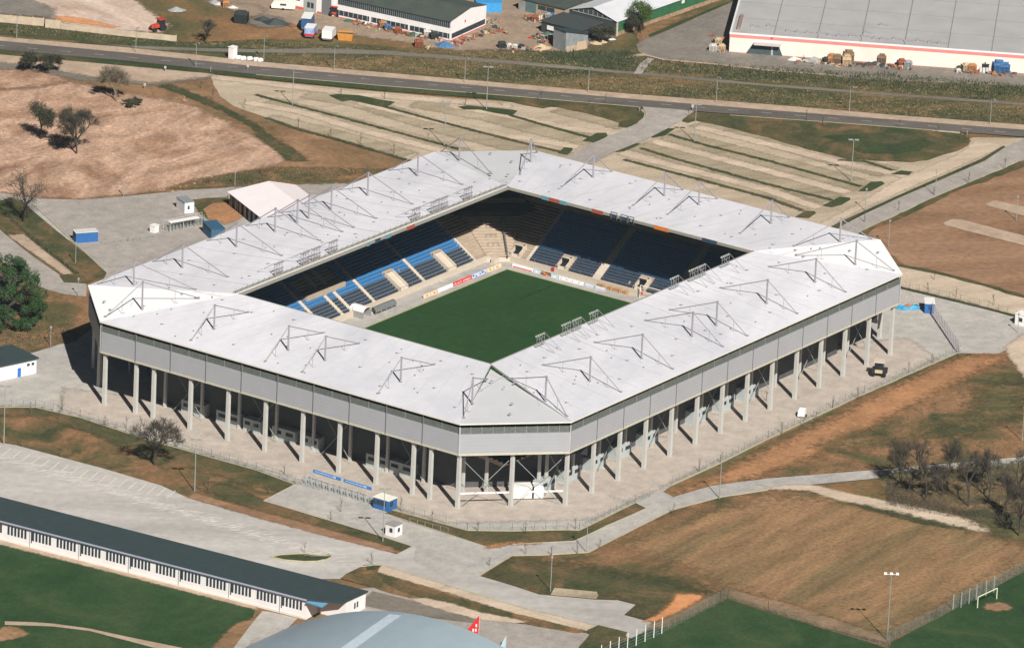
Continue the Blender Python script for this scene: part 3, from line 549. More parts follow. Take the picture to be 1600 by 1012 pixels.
# facade ring: mesh band, cladding, lip, mullions
for i in range(8):
    a, b = Vector((*OCT[i], 0)), Vector((*OCT[(i+1) % 8], 0)); d = (b-a).normalized(); n = Vector((-d.y, d.x, 0)); L = (b-a).length
    mid = (a+b)/2
    if n.dot(mid) < 0: n = -n
    def seg(u0, u1, off, th, z0, z1, mb, m=0):
        c = a+d*((u0+u1)/2)+n*(off-th/2); mb.obox(c, d, u1-u0, th, z0, z1, m)
    mb = MB(); seg(0, L, -.25, .2, 16.6, 18.0, mb); mb.build('mesh_band', m_band, st)
    mb = MB(); seg(1.0, L-1.0, -1.2, .2, 17.5, 19.0, mb); mb.build('shadow_gap', flat('painted_shade_black', (.012,.013,.014), .9), st)  # black strip paints the shadow under the eave
    mb = MB(); seg(0, L, 0, .25, HF+.4, 16.65, mb)
    for k in range(5): seg(0, L, .015, .03, HF+1+.8*k, HF+1.02+.8*k, mb, 1)
    mb.build('facade_cladding', [m_clad, m_col], st)
    mb = MB(); q = [a+n*.02, b+n*.02, b-n*.9, a-n*.9]; mb.hexa([(v.x,v.y,HF-.1) for v in q]+[(v.x,v.y,HF+(.4 if k < 2 else .2)) for k, v in enumerate(q)]); mb.build('facade_lip', m_lip, st)
    nb = 13 if L > 120 else (10 if L > 80 else 5)
    mb = MB()
    for k in range(nb*2+1):
        u = L*k/(nb*2); u = min(max(u, .1), L-.1)
        seg(u-.05, u+.05, -.2, .1, 16.62, 18.15, mb, 1)
        if k % 2 == 0 and nb > 5: mp = MB(); seg(u-.1, u+.1, .05, .12, HF+.1, 18.4, mp, 0); mp.build('facade_post', m_joint, st)
    mb.build('facade_mullion', [m_joint, m_steel], st)
    mb = MB(); seg(-.06, .1, .1, .3, HF, 18.2, mb); mb.build('corner_post', m_steell, st)
# soffit closing the space between facade and stands
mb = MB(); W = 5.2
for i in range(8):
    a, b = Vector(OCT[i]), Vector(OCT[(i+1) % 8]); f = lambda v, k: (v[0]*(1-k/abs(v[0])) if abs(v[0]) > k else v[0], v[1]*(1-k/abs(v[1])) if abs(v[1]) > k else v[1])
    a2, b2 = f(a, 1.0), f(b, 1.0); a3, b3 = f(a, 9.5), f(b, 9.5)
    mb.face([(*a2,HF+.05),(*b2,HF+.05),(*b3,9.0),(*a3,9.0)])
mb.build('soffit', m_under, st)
# outer columns
def column(x, y, name='column', z1=HF-.1, w_=.39):
    mb = MB(); mb.hexa([(x-w_,y-w_,0),(x+w_,y-w_,0),(x+w_,y+w_,0),(x-w_,y+w_,0)]+[(x-w_*.9,y-w_*.9,z1),(x+w_*.9,y-w_*.9,z1),(x+w_*.9,y+w_*.9,z1),(x-w_*.9,y+w_*.9,z1)])
    mb.box(x-w_*1.25, y-w_*1.25, z1-.5, x+w_*1.25, y+w_*1.25, z1); mb.build(name, m_col, st)
XL = [-63.4+i*9.77 for i in range(14)]; YL = [46.8,38.3,33.5,23.5,13.4,3.4,-6.5,-16.2,-26,-35.5,-40,-47.2]
for x in XL:
    column(x, -63); column(x, 63)
for y in YL:
    column(-80.2, y); column(80.2, y)
for sx in (-1, 1):
    for sy in (-1, 1): column(sx*71.8, sy*54.9)
# inner colonnade
def icol(x, y): column(x, y, 'inner_column', 9.8, .3)
for k, x in enumerate(XL):
    if k < 13: icol(x+3.4, -55.6)
    if k % 2 == 0: icol(x+3.4, 55.6)
for y in YL[2:-2]: icol(-72.8, y+2.5)
for y in YL[2:-2:2]: icol(72.8, y+2.5)
icol(-73.2,-43.5); icol(-69.4,-46.8); icol(-65.4,-50.6); icol(-61.3,-54.6)
m_gutb = flat('brace_steel', (.3,.33,.3), .6)
# cross bracing
def brace(a, b, z0=.6, z1=10.2):
    mb = MB(); mb.tube((*a, z0), (*b, z1), .075, n=4); mb.tube((*a, z1), (*b, z0), .075, n=4); mb.build('cross_brace', m_gutb, st)
for i, j in ((2,3),(4,5),(6,7),(8,9)): brace((-74.5, YL[i]-1), (-74.5, YL[j]+1))
for i in (0,2,4,6,8,10,12): brace((XL[i]+1,-57.3), (XL[i+1]-1,-57.3))
brace((-79.3,-47.9),(-72.4,-54.4)); brace((-71.2,-55.6),(-64.4,-62.2))
brace((80,46),(72.4,54.4)); brace((79.3,-47.9),(72.4,-54.4))
mb = MB(); d = Vector((1,-1,0)); mb.obox((-71.7,-54.9), (16.4,-15.8), 22, .22, 2.9, 3.25); mb.build('crossbeam', m_white, st)
# dark outer wall of the rooms under the stands, with pale kiosk fronts and doors
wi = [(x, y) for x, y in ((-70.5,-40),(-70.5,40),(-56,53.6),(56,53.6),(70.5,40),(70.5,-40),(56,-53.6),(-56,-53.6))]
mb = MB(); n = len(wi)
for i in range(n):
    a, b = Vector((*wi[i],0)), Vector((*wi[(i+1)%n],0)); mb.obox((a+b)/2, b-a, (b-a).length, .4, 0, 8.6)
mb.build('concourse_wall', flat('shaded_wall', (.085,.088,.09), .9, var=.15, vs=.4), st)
m_kio = flat('kiosk_panel', (.42,.47,.47), .6)
def kiosk(x, y, along, L, hgt=2.9):
    u = Vector((1,0,0)) if along == 'x' else Vector((0,1,0)); n = Vector((0,-1 if y < 0 else 1,0)) if along == 'x' else Vector((-1 if x < 0 else 1,0,0))
    mb = MB(); c = Vector((x, y, 0)); mb.obox(c, u, L, 2.2, 0, hgt); o = mb.build('kiosk', m_kio, st)
    mb = MB(); k = max(2, int(L/2.1))
    for i in range(k): q = c+u*(-L/2+(i+.5)*L/k)+n*1.12; mb.obox(q, u, L/k*.6, .06, 1.5, 2.3)
    mb.build('service_hatch', m_glass, o)
for y in (28.5, 19, 12.5, 4, -3, -21, -27): kiosk(-71.7, y, 'y', 4.6 if y in (12.5,-3) else 6.2)
for x in (-59.5,-50.5,-41,-31.5,-21,-2,8.5,18): kiosk(x, -54.9, 'x', 5.6)
for x in (-40,-10,20,48): kiosk(x, 54.9, 'x', 6)
for y in (-27,0,27): kiosk(71.7, y, 'y', 6)
mb = MB(); mb.box(-76.4,-53.4,0,-76.2,-53.3,.1); 
# terraces with mitred ends
FY, FX, RD, RH, NR, Z0 = 41.0, 58.0, .76, .47, 19, 1.45
def terrace(side):
    mb = MB()
    def P(u, d, z): # side 0:+Y 1:+X 2:-Y 3:-X
        return {0:(u, FY+d, z), 2:(-u, -FY-d, z), 1:(FX+d, -u, z), 3:(-FX-d, u, z)}[side]
    base = FX if side in (0, 2) else FY
    mb.face([P(-base,0,0), P(base,0,0), P(base,0,Z0+.12), P(-base,0,Z0+.12)], 1)
    mb.face([P(-base,0,Z0+.12), P(base,0,Z0+.12), P(base,.22,Z0+.12), P(-base,.22,Z0+.12)], 1)
    for r in range(NR):
        d0, d1 = .22+r*RD, .22+(r+1)*RD; z = Z0+r*RH; lim = 77 if side in (0, 2) else 60
        u0, u1 = min(base+d0, lim-d0), min(base+d1, lim-d1)
        mb.face([P(-u0,d0,z-RH if r else z-.1), P(u0,d0,z-RH if r else z-.1), P(u0,d0,z), P(-u0,d0,z)])
        mb.face([P(-u0,d0,z), P(u0,d0,z), P(u1,d1,z), P(-u1,d1,z)])
    d, z = .22+NR*RD, Z0+(NR-1)*RH; u = lim-d
    mb.face([P(-u,d,z), P(u,d,z), P(u,d,z+1.1), P(-u,d,z+1.1)]); 
    o = mb.build('terrace', [m_conc, m_concl], st); return o, P, base
def seat_block(o, P, u0, u1, r0, r1, mat, holes=(), full=False):
    mb = MB(); n = max(1, int(abs(u1-u0)/.52))
    for r in range(r0, r1):
        d = .22+r*RD; z = Z0+r*RH; run = None
        for k in range(n):
            c = u0+(k+.5)*(u1-u0)/n
            if any(h0 < c < h1 and g0 <= r < g1 for h0, h1, g0, g1 in holes): continue
            if rnd.random() < .003: continue
            q = .235; b0 = d+RD*.62; 
            mb.hexa([P(c-q,d+.12,z+.30),P(c+q,d+.12,z+.30),P(c+q,b0,z+.30),P(c-q,b0,z+.30),P(c-q,d+.12,z+.40),P(c+q,d+.12,z+.40),P(c+q,b0,z+.38),P(c-q,b0,z+.38)])
            hb = z+(.82 if full else .74)
            mb.face([P(c-q,b0,z+.32),P(c+q,b0,z+.32),P(c+q,b0+.1,hb),P(c-q,b0+.1,hb)]); mb.face([P(c-q,b0+.03,z+.32),P(c-q,b0+.13,hb),P(c+q,b0+.13,hb),P(c+q,b0+.03,z+.32)])
    return mb.build('seat_block', mat, o)
def vomitory(o, P, u, r0=1, r1=7, wd=1.5, dark=True):
    mb = MB(); d0, d1 = .22+r0*RD, .22+r1*RD; z1 = Z0+r1*RH+.7
    for s in (-1, 1):
        mb.face([P(u+s*wd,d0,Z0),P(u+s*wd,d1,Z0),P(u+s*wd,d1,z1),P(u+s*wd,d0,Z0+r0*RH+.9)]); q = u+s*(wd+.25)
        mb.face([P(q,d0,Z0),P(q,d1,Z0),P(q,d1,z1),P(q,d0,Z0+r0*RH+.9)])
        mb.face([P(u+s*wd,d0,Z0+r0*RH+.9),P(q,d0,Z0+r0*RH+.9),P(q,d1,z1),P(u+s*wd,d1,z1)]); mb.face([P(u+s*wd,d0,Z0),P(q,d0,Z0),P(q,d0,Z0+r0*RH+.9),P(u+s*wd,d0,Z0+r0*RH+.9)])
    mb.face([P(u-wd-.25,d1,Z0),P(u+wd+.25,d1,Z0),P(u+wd+.25,d1,z1),P(u-wd-.25,d1,z1)]); mb.face([P(u-wd-.25,d1-.4,z1),P(u+wd+.25,d1-.4,z1),P(u+wd+.25,d1+.15,z1),P(u-wd-.25,d1+.15,z1)])
    mb.face([P(u-wd,d0-.1,Z0+.1),P(u+wd,d0-.1,Z0+.1),P(u+wd,d1,z1-.62),P(u-wd,d1,z1-.62)]); mb.build('vomitory', m_concl, o)
    if dark:
        mb = MB(); dd = d0+(d1-d0)*.55; mb.face([P(u-wd,dd,Z0),P(u+wd,dd,Z0),P(u+wd,dd,z1-.25),P(u-wd,dd,z1-.25)]); mb.face([P(u-wd*.8,d0+.5,Z0+.75),P(u+wd*.8,d0+.5,Z0+.75),P(u+wd*.8,dd,Z0+1.3),P(u-wd*.8,dd,Z0+1.3)]); mb.build('tunnel_shade', flat('painted_shade_black', (.012,.013,.014), .9), o)  # black sheets over the treads stand in for the shade inside the tunnel
        mb = MB(); mb.face([P(u-wd,dd-.05,z1+.02),P(u+wd,dd-.05,z1+.02),P(u+wd,dd+.7,z1+.02),P(u-wd,dd+.7,z1+.02)]); mb.face([P(u-wd,dd-.05,z1-.25),P(u+wd,dd-.05,z1-.25),P(u+wd,dd-.05,z1+.02),P(u-wd,dd-.05,z1+.02)]); mb.build('tunnel_roof', m_concl, o)
for side in range(4):
    o, P, base = terrace(side)
    if side == 0:
        vs = [22.2, 40.9]; hole = [(q-1.9, q+1.9, 0, 7) for q in vs] + [(-7.5, 6.8, 7, 14)]
        ai = [(50,49.5),(30.6,29.4),(11.4,10.2),(2.9,1.7),(-.6,-1.8),(-8.9,-10.1),(-22,-23.2),(-34,-35.2),(-50,-50.5)]
    elif side == 1:
        vs = [-23, -1.5, 21]; hole = [(q-1.9, q+1.9, 0, 5) for q in vs]; ai = [(32.5,32),(8,6),(-12.2,-14.4),(-32.1,-33)]
    elif side == 2:
        vs = [-41,-22,0,22,41]; hole = [(q-1.9, q+1.9, 0, 7) for q in vs]; ai = [(50,49.5),(30.6,29.4),(11.4,10.2),(-10.2,-11.4),(-29.4,-30.6),(-50,-50.5)]
    else:
        vs = [-20, 0, 20]; hole = [(q-1.9, q+1.9, 0, 5) for q in vs]; ai = [(32.5,32),(11,9.8),(-9.8,-11),(-32,-32.5)]
    for k in range(len(ai)-1):
        u0, u1 = ai[k+1][0], ai[k][1]
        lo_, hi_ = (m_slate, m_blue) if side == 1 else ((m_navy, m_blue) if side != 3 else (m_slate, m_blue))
        sp = 5
        h2 = [h for h in hole if h[0] < u1 and h[1] > u0]
        cuts = sorted({0, sp, 18} | {g for h in h2 for g in h[2:] if 0 < g < 18})
        for g0, g1 in zip(cuts, cuts[1:]):
            iv = [(u0, u1)]
            for h0, h1, a0, a1 in h2:
                if a0 <= g0 < a1: iv = [p_ for q0, q1 in iv for p_ in ((q0, min(q1, h0)), (max(q0, h1), q1)) if p_[1]-p_[0] > .6]
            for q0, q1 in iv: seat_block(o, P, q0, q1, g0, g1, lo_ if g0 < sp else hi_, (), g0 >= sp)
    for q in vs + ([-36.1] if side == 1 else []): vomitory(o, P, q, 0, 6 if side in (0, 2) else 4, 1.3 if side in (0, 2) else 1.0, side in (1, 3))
    for k in range(len(ai)):          # aisle stairs: half-height steps, proud of the terrace
        u0, u1 = min(ai[k]), max(ai[k])
        if u1-u0 < .6: u0, u1 = u0-.4, u1+.4
        mb = MB()
        D_ = .22+(NR-.2)*RD; mb.face([P(u0,.2,Z0+.03),P(u1,.2,Z0+.03),P(u1,D_,Z0+.03+(D_-.2)*RH/RD),P(u0,D_,Z0+.03+(D_-.2)*RH/RD)])
        for uu in (u0, u1): mb.face([P(uu,.2,Z0-.3),P(uu,.2,Z0+.03),P(uu,D_,Z0+.03+(D_-.2)*RH/RD),P(uu,D_,Z0-.3+(D_-.2)*RH/RD)])
        mb.build('aisle_stairs', m_concl, o)
    # parapet ledge in front and a dark gangway at the mitre
    mb = MB()
    for s in (-1, 1):
        for r in range(9): 
            d0 = .22+r*RD; z = Z0+r*RH; mb.tube(P(s*(base+d0-.3), d0, z), P(s*(base+d0-.3), d0, z+1.05), .05, n=4)
        mb.tube(P(s*(base-.1),.2,Z0+1.1), P(s*(base+8.5*RD),.2+8.8*RD,Z0+8.8*RH+1.1), .05, n=4)
    for k in range(26): q = -base+1+k*(2*base-2)/25; mb.tube(P(q,.1,Z0+.1), P(q,.1,Z0+1.0), .025, n=4)
    mb.tube(P(-base+1,.1,Z0+1.0), P(base-1,.1,Z0+1.0), .03, n=4); mb.build('stand_railing', m_steel, o)
    if side == 0:
        mb = MB(); d, z = .22+6.9*RD, Z0+10*RH; mb.face([P(-7.4,d,Z0+6*RH),P(6.7,d,Z0+6*RH),P(6.7,d,z),P(-7.4,d,z)]); mb.face([P(-7.4,d,z),P(6.7,d,z),P(6.7,d+3.2,z),P(-7.4,d+3.2,z)])
        for uu in (-7.4, 6.7): mb.face([P(uu,d,Z0+6*RH),P(uu,d,z),P(uu,d+3.2,z)])
        mb.build('press_platform', m_conc, o)
for sx in (-1, 1):      # corner terraces: their rows run square to the diagonal
    for sy in (-1, 1):
        mb = MB(); S0 = 95.2; k2 = math.sqrt(2)
        def Q(x, y, z): return (sx*x, sy*y, z)
        def ends(S): ya = (S-37.2)/k2; xb = (S-13.2)/k2; return (S-ya, ya), (xb, S-xb)
        a, b = ends(S0); mb.face([Q(*a,0), Q(*b,0), Q(*b,Z0), Q(*a,Z0)], 1)
        for r in range(20):
            S_a, S_b = S0+k2*RD*r, S0+k2*RD*(r+1); z = Z0+.25+r*RH; (a, b), (c_, d_) = ends(S_a), ends(S_b)
            mb.face([Q(*a,z-RH), Q(*b,z-RH), Q(*b,z), Q(*a,z)]); mb.face([Q(*a,z), Q(*b,z), Q(*d_,z), Q(*c_,z)])
            for e0, e1 in ((a, c_), (b, d_)): mb.face([Q(*e0,z-1.6), Q(*e1,z-1.6), Q(*e1,z), Q(*e0,z)])
        o = mb.build('corner_terrace', [m_conc, m_concl], st)
        for t_, l_ in ((2.4,-2.4),(4.6,1.7),(4.6,-2.6),(7.0,-2.2),(7.0,3.2),(8.6,-4.4),(8.6,1.6)):
            c = (S0/2+9.6+t_/k2+l_/k2, S0/2-9.6+t_/k2-l_/k2); z = Z0+.25+RH*int(t_/RD); mb = MB(); w2 = 1.2/k2
            mb.tube(Q(c[0]+w2,c[1]-w2,z+1.05), Q(c[0]-w2,c[1]+w2,z+1.05), .05, n=4)
            for q in (-1, 0, 1): mb.tube(Q(c[0]+w2*q,c[1]-w2*q,z), Q(c[0]+w2*q,c[1]-w2*q,z+1.05), .04, n=4)
            mb.build('crush_barrier', flat('brown_rail', (.3,.2,.16), .6), o)
        mb = MB(); 
        for r in range(12):
            p0 = Vector((sx*(57.5+r*RD/k2), sy*(37.7+r*RD/k2), 0)); p1 = Vector((sx*(57.5+(r+1)*RD/k2), sy*(37.7+(r+1)*RD/k2), 0)); z = Z0+r*RH+.3; mb.obox((p0+p1)/2, p1-p0, (p1-p0).length, .35, z-.9, z+1.0)
        mb.build('mitre_gate', m_joint, st)

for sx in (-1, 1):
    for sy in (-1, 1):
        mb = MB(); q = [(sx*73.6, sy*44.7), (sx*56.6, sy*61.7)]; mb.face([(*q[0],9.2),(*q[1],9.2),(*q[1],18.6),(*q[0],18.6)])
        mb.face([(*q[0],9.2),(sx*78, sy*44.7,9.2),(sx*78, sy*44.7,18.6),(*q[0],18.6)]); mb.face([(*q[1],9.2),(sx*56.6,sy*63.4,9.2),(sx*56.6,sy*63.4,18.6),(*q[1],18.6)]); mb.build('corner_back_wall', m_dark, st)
# pitch, run-off and what stands round it
G['pitch'] = ground('mown_pitch', [(.016,.052,.014),(.02,.061,.018),(.026,.068,.021)], .05, 2.5, .1, bump=.15)
def wsheet(name, x0, y0, x1, y1, mat, z): return sheet(name, [(x0,y0),(x1,y0),(x1,y1),(x0,y1)], mat, z, world=True)
wsheet('run_off', -60, -43, 60, 43, 'paver', .06)
wsheet('football_pitch', -52.8, -34.3, 52.8, 34.3, 'pitch', .10)
m2 = ground('mown_stripe', [(.023,.069,.018),(.029,.078,.023)], .06, 2.5, .1, bump=.15)
for k in range(9): wsheet('mown_stripe', -52.4+k*11.66, -34.1, -52.4+k*11.66+5.83, 34.1, m2, .104)
for x0, y0, x1, y1 in ((-52.8,34.3,52.8,34.75),(-52.8,-34.75,52.8,-34.3),(52.8,-34.75,53.25,34.75),(-53.25,-34.75,-52.8,34.75)): wsheet('turf_edge', x0, y0, x1, y1, flat('yellow_turf_edge', (.36,.36,.17), .9), .108)
pm = flat('pitch_line', (.30,.38,.28), .8, var=.2)
for x0, y0, x1, y1 in ((-.06,-34,.06,34),(36,-20,36.12,20),(36,20,52.5,20.12),(36,-20.12,52.5,-20)): wsheet('pitch_line', x0, y0, x1, y1, pm, .112)
# advertising boards
def board(x0, y0, x1, y1, base_, label, marks=None, h=.95, off=(0, 0)):
    c = Vector(((x0+x1)/2, (y0+y1)/2, 0)); d = Vector((x1-x0, y1-y0, 0)); L = d.length; d.normalize(); n = Vector((d.y, -d.x, 0))
    if n.dot(c) > 0: n = -n
    t = thing('advertising_board', label, 'advertising board', c, 0, 'advertising boards round the pitch'); mb = MB()
    mb.hexa([tuple(d*(-L/2)+Vector((0,0,.06))), tuple(d*(L/2)+Vector((0,0,.06))), tuple(d*(L/2)-n*.1+Vector((0,0,.06))), tuple(d*(-L/2)-n*.1+Vector((0,0,.06)))]+
            [tuple(d*(-L/2)-n*.25+Vector((0,0,h))), tuple(d*(L/2)-n*.25+Vector((0,0,h))), tuple(d*(L/2)-n*.35+Vector((0,0,h))), tuple(d*(-L/2)-n*.35+Vector((0,0,h)))])
    mb.build('panel', base_, t)
    mb = MB()
    for k in range(int(L/1.5)+1): q = d*(-L/2+.2+k*(L-.4)/max(1, int(L/1.5)))-n*.35; mb.tube((q.x,q.y,h*.7), (q.x-n.x*.5,q.y-n.y*.5,.06), .03, n=4)
    mb.build('prop', m_steel, t)
    if marks:
        mm, spec = marks; mb = MB()
        def Q(u, v): 
            q = d*(u-L/2)+n*.015-n*.25*((v-.06)/(h-.06)); return (q.x, q.y, v)
        for u0, u1, v0, v1 in spec: mb.face([Q(u0,v0),Q(u1,v0),Q(u1,v1),Q(u0,v1)])
        mb.build('lettering', mm, t)
red = flat('red_board', (.62,.03,.03), .5); whb = flat('white_board', (.75,.75,.78), .5); crm = flat('cream_board', (.72,.56,.38), .6); lbl = flat('light_blue_board', (.42,.6,.66), .5)
orb = flat('orange_mark', (.72,.22,.05), .6); bl2 = flat('blue_mark', (.06,.09,.32), .6); grb = flat('grey_board', (.45,.5,.56), .5); rb = flat('red_mark', (.6,.08,.07), .6); pk = flat('pale_red_mark', (.85,.5,.45), .6)
def squig(L, n, lo=.3, hi=.75, seed=1):
    r = random.Random(seed); out = []; u = .3
    while u < L-.4:
        w_ = r.uniform(.14,.4); out.append((u, min(L-.2, u+w_), lo+r.uniform(0,.12), hi-r.uniform(0,.15))); u += w_+r.choice([.12,.12,.16,n])
    return out
board(23.4,36.5,26,36.5, crm, 'cream board with an orange emblem, at the open end beside the grey dugout', (orb, [(.9,1.7,.3,.7)]))
board(26.2,36.5,28.7,36.5, crm, 'cream board with an orange emblem next to the long white board', (orb, [(.9,1.7,.3,.7),(2.2,2.4,.15,.85)]))
board(28.9,36.5,34.8,36.5, whb, 'long plain white board between cream board and red board', (flat('faint_mark', (.6,.62,.68), .6), [(.4,1.6,.3,.7),(3.9,5.2,.25,.65)]))
board(34.9,36.5,42.2,36.5, red, 'bright red board with two pale words in front of blue seats', (pk, squig(3.6,.3,.3,.75,3)+[(a+3.5,b+3.5,c,d_) for a,b,c,d_ in squig(3.6,.3,.3,.75,4)]))
board(42.3,36.5,48.1,36.5, flat('pale_blue_board', (.48,.55,.72), .5), 'pale blue board with dark blue blotches right of the red board', (bl2, [(.2,.9,.5,.85),(1.3,1.8,.2,.5),(2.9,3.3,.3,.7),(3.7,4.6,.5,.85),(4.9,5.3,.2,.5)]))
board(48.3,36.5,50.6,36.5, crm, 'cream board with an orange emblem next to the blotchy pale blue board', (orb, [(.8,1.5,.3,.7)]))
board(50.8,36.5,53.8,36.5, crm, 'cream board with an orange emblem nearest the pitch corner', (orb, [(1,1.8,.3,.7)]))
board(55.4,34.8,55.4,28.9, whb, 'white board with a red lower stripe beside the pitch corner', (rb, [(.3,5.6,.12,.4)]))
board(55.4,28.7,55.4,26.9, lbl, 'light blue board between the red striped board and the orange one', (whb, [(.5,1.3,.3,.6)]))
board(55.4,26.7,55.4,24.1, flat('dark_board', (.12,.08,.07), .5), 'dark board with a thick orange zigzag between two light blue boards', (orb, [(.1,1.1,.6,.85),(.8,1.8,.38,.62),(1.5,2.5,.12,.4)]))
board(55.4,23.9,55.4,21.9, lbl, 'light blue board between orange zigzag board and white dotted board', (whb, [(.5,1.4,.3,.6)]))
board(55.4,21.7,55.4,14.8, whb, 'long white board with four small red marks', (rb, [(.5,.7,.35,.65),(2.1,2.3,.35,.65),(3.7,3.9,.35,.65),(5.4,5.6,.35,.65)]))
board(55.4,14.6,55.4,11.9, grb, 'pale grey board left of the farthest board', (whb, [(.3,2.4,.6,.8)]))
board(55.4,11.7,55.4,8.7, grb, 'pale grey board at the far end of the row behind the goal line', (whb, [(.3,2.6,.6,.8)]))
for y in (25.0, .5):
    mb = MB(); mb.box(57.7,y-.35,.9,57.95,y+.35,1.6); tag(mb.build('wall_emblem', red), 'small red emblem plate on the parapet ' + ('under the left tunnel' if y > 5 else 'under the right tunnel'), 'emblem plate')
# dugout bench, covered bench, frame, tan stacks
t = thing('dugout', 'long grey team dugout with rounded roof at the foot of the blue stand', 'dugout', (10.5,38.6,0)); mb = MB()
for k in range(8):
    a0, a1 = math.pi*(.1+.8*k/8), math.pi*(.1+.8*(k+1)/8); mb.hexa([(-4,-math.cos(a0)*-1.0,.3+1.5*math.sin(a0)),(4,-math.cos(a0)*-1.0,.3+1.5*math.sin(a0)),(4,-math.cos(a1)*-1.0,.3+1.5*math.sin(a1)),(-4,-math.cos(a1)*-1.0,.3+1.5*math.sin(a1))]+[(x,y*1.05,z+.06) for x,y,z in [(-4,math.cos(a0),.3+1.5*math.sin(a0)),(4,math.cos(a0),.3+1.5*math.sin(a0)),(4,math.cos(a1),.3+1.5*math.sin(a1)),(-4,math.cos(a1),.3+1.5*math.sin(a1))]])
mb.build('roof', flat('smoked_plastic', (.16,.17,.17), .3), t); mb = MB(); mb.box(-3.9,.5,.06,3.9,.9,.5); mb.build('bench', m_steell, t)
mb = MB()
for x in (-4.05,-2,0,2,4.05): mb.tube((x,-1,.1),(x,-1,1.0),.04,n=4); mb.tube((x,1,.1),(x,1,1.1),.04,n=4)
mb.build('frame', m_steell, t)
t = thing('players_tunnel', 'white covered players tunnel sticking out of the stand', 'tunnel cover', (4.0,40.2,0)); mb = MB()
for k in range(8):
    a0, a1 = math.pi*k/8, math.pi*(k+1)/8; mb.hexa([(math.cos(a0)*1.5,-2,1.7+math.sin(a0)*.9),(math.cos(a0)*1.5,2,1.7+math.sin(a0)*.9),(math.cos(a1)*1.5,2,1.7+math.sin(a1)*.9),(math.cos(a1)*1.5,-2,1.7+math.sin(a1)*.9)]+[(math.cos(q)*1.58,yy,1.72+math.sin(q)*.96) for q,yy in ((a0,-2),(a0,2),(a1,2),(a1,-2))])
mb.build('cover', m_white, t); mb = MB()
for x in (-1.5,1.5): mb.box(x-.06,-2,0,x+.06,2,1.7)
mb.build('side_panel', flat('tunnel_side', (.3,.3,.29), .5), t)
t = thing('steel_frame', 'white steel goal-like frame standing before the far right stand', 'frame', (57.2,-3.2,0)); mb = MB()
for y in (3.6,-2.8): mb.tube((0,y,0),(0,y,3.2),.09,n=5); mb.tube((.8,y,0),(0,y,3.0),.04,n=4)
mb.tube((0,3.6,3.2),(0,-2.8,3.2),.09,n=5); mb.tube((0,3.6,1.9),(0,-2.8,1.9),.04,n=4); mb.build('frame', m_white, t)
tan = flat('tan_wood', (.46,.27,.13), .8)
for k, (y, l) in enumerate(((11.2,2.2),(8.7,1.6),(6.6,2.4),(4.4,1.2))):
    mb = MB(); mb.box(57.0,y-l/2,.06,57.8,y+l/2,.75); mb.box(56.9,y-l/2+.2,.75,57.7,y+l/2-.3,.98); mb.box(56.8,y-l/2+.4,.06,57.0,y-l/2+.6,1.1)
    tag(mb.build('board_stack', tan), ['widest','second','third','smallest'][k]+' tan stack of boards leaning on the far parapet'+[' by the stairway',' right of the widest one',' left of the smallest one',' beside the white frame'][k], 'board stack')
mb = MB(); mb.box(54.2,38.9,.06,58.0,39.8,1.3); tag(mb.build('barrier_wall', m_concl), 'pale low wall across the corner of the stands', 'low wall')
# white huts standing under the front corner
t = thing('booth', 'white booth with a dark slot under the front corner of the stadium', 'booth', (-64.9,-54.0,0), math.radians(-44))
mb = MB(); mb.box(-3.2,-1.3,0,1.0,1.4,2.5); mb.box(-3.3,-1.4,2.5,1.1,1.5,2.62); mb.build('body', m_white, t)
mb = MB(); mb.box(1.4,-1.4,0,3.4,1.2,2.7); mb.build('annex', m_white, t); mb = MB(); mb.box(1.02,-1.25,0,1.38,1.0,2.2); mb.build('slot', m_glass, t)

# ------------------------------------------------------------------ buildings of the surroundings
def ray_h(bx, by, ty):
    """height that a vertical at ground pixel (bx,by) needs to reach photo row ty"""
    P = at(bx, by); return (by-ty)/(FPX/1620*.944)*(P-Vector((CX,CY,CZ))).length/1620
def gable_house(name, label, cat, c, u, L, W_, hw, hr, wall, roof, over=.4, group=None):
    """house: ridge along u, centre c; returns the thing (local x = along u)"""
    t = thing(name, label, cat, (c[0], c[1], 0), math.atan2(u[1], u[0]), group)
    mb = MB(); x, y = L/2, W_/2
    mb.face([(-x,-y,0),(x,-y,0),(x,-y,hw),(-x,-y,hw)]); mb.face([(x,y,0),(-x,y,0),(-x,y,hw),(x,y,hw)])
    mb.face([(x,-y,0),(x,y,0),(x,y,hw),(x,0,hr-.05),(x,-y,hw)]); mb.face([(-x,y,0),(-x,-y,0),(-x,-y,hw),(-x,0,hr-.05),(-x,y,hw)])
    mb.build('wall', wall, t)
    mb = MB(); xo, yo = x+over, y+over; hz = hw-over*(hr-hw)/y
    for s in (-1, 1):
        mb.hexa([(-xo,0,hr),(xo,0,hr),(xo,s*yo,hz),(-xo,s*yo,hz)][::s*-1 or 1]+[(-xo,0,hr+.18),(xo,0,hr+.18),(xo,s*yo,hz+.18),(-xo,s*yo,hz+.18)][::s*-1 or 1])
    mb.build('roof', roof, t); return t
def wins(t, pts, w_, h_, z, axis, face, mat, name='window', each=True):
    """windows on a wall of a thing; pts = centres along the wall, axis 'x'|'y', face = the wall's own coordinate"""
    mb = MB(); s = 1 if face > 0 else -1
    for q in pts:
        if axis == 'x': mb.box(q-w_/2, face, z, q+w_/2, face+s*.06, z+h_)
        else: mb.box(face, q-w_/2, z, face+s*.06, q+w_/2, z+h_)
        if each: mb.build(name, mat, t); mb = MB()
    if not each and mb.v: mb.build(name, mat, t)
m_wall = flat('white_render', (.82,.79,.78), .7, var=.04, vs=.5)
m_cream = flat('cream_render', (.78,.71,.63), .7, var=.05, vs=.4)
m_teal = flat('dark_teal_felt', (.034,.054,.058), .85, var=.1, vs=.5)
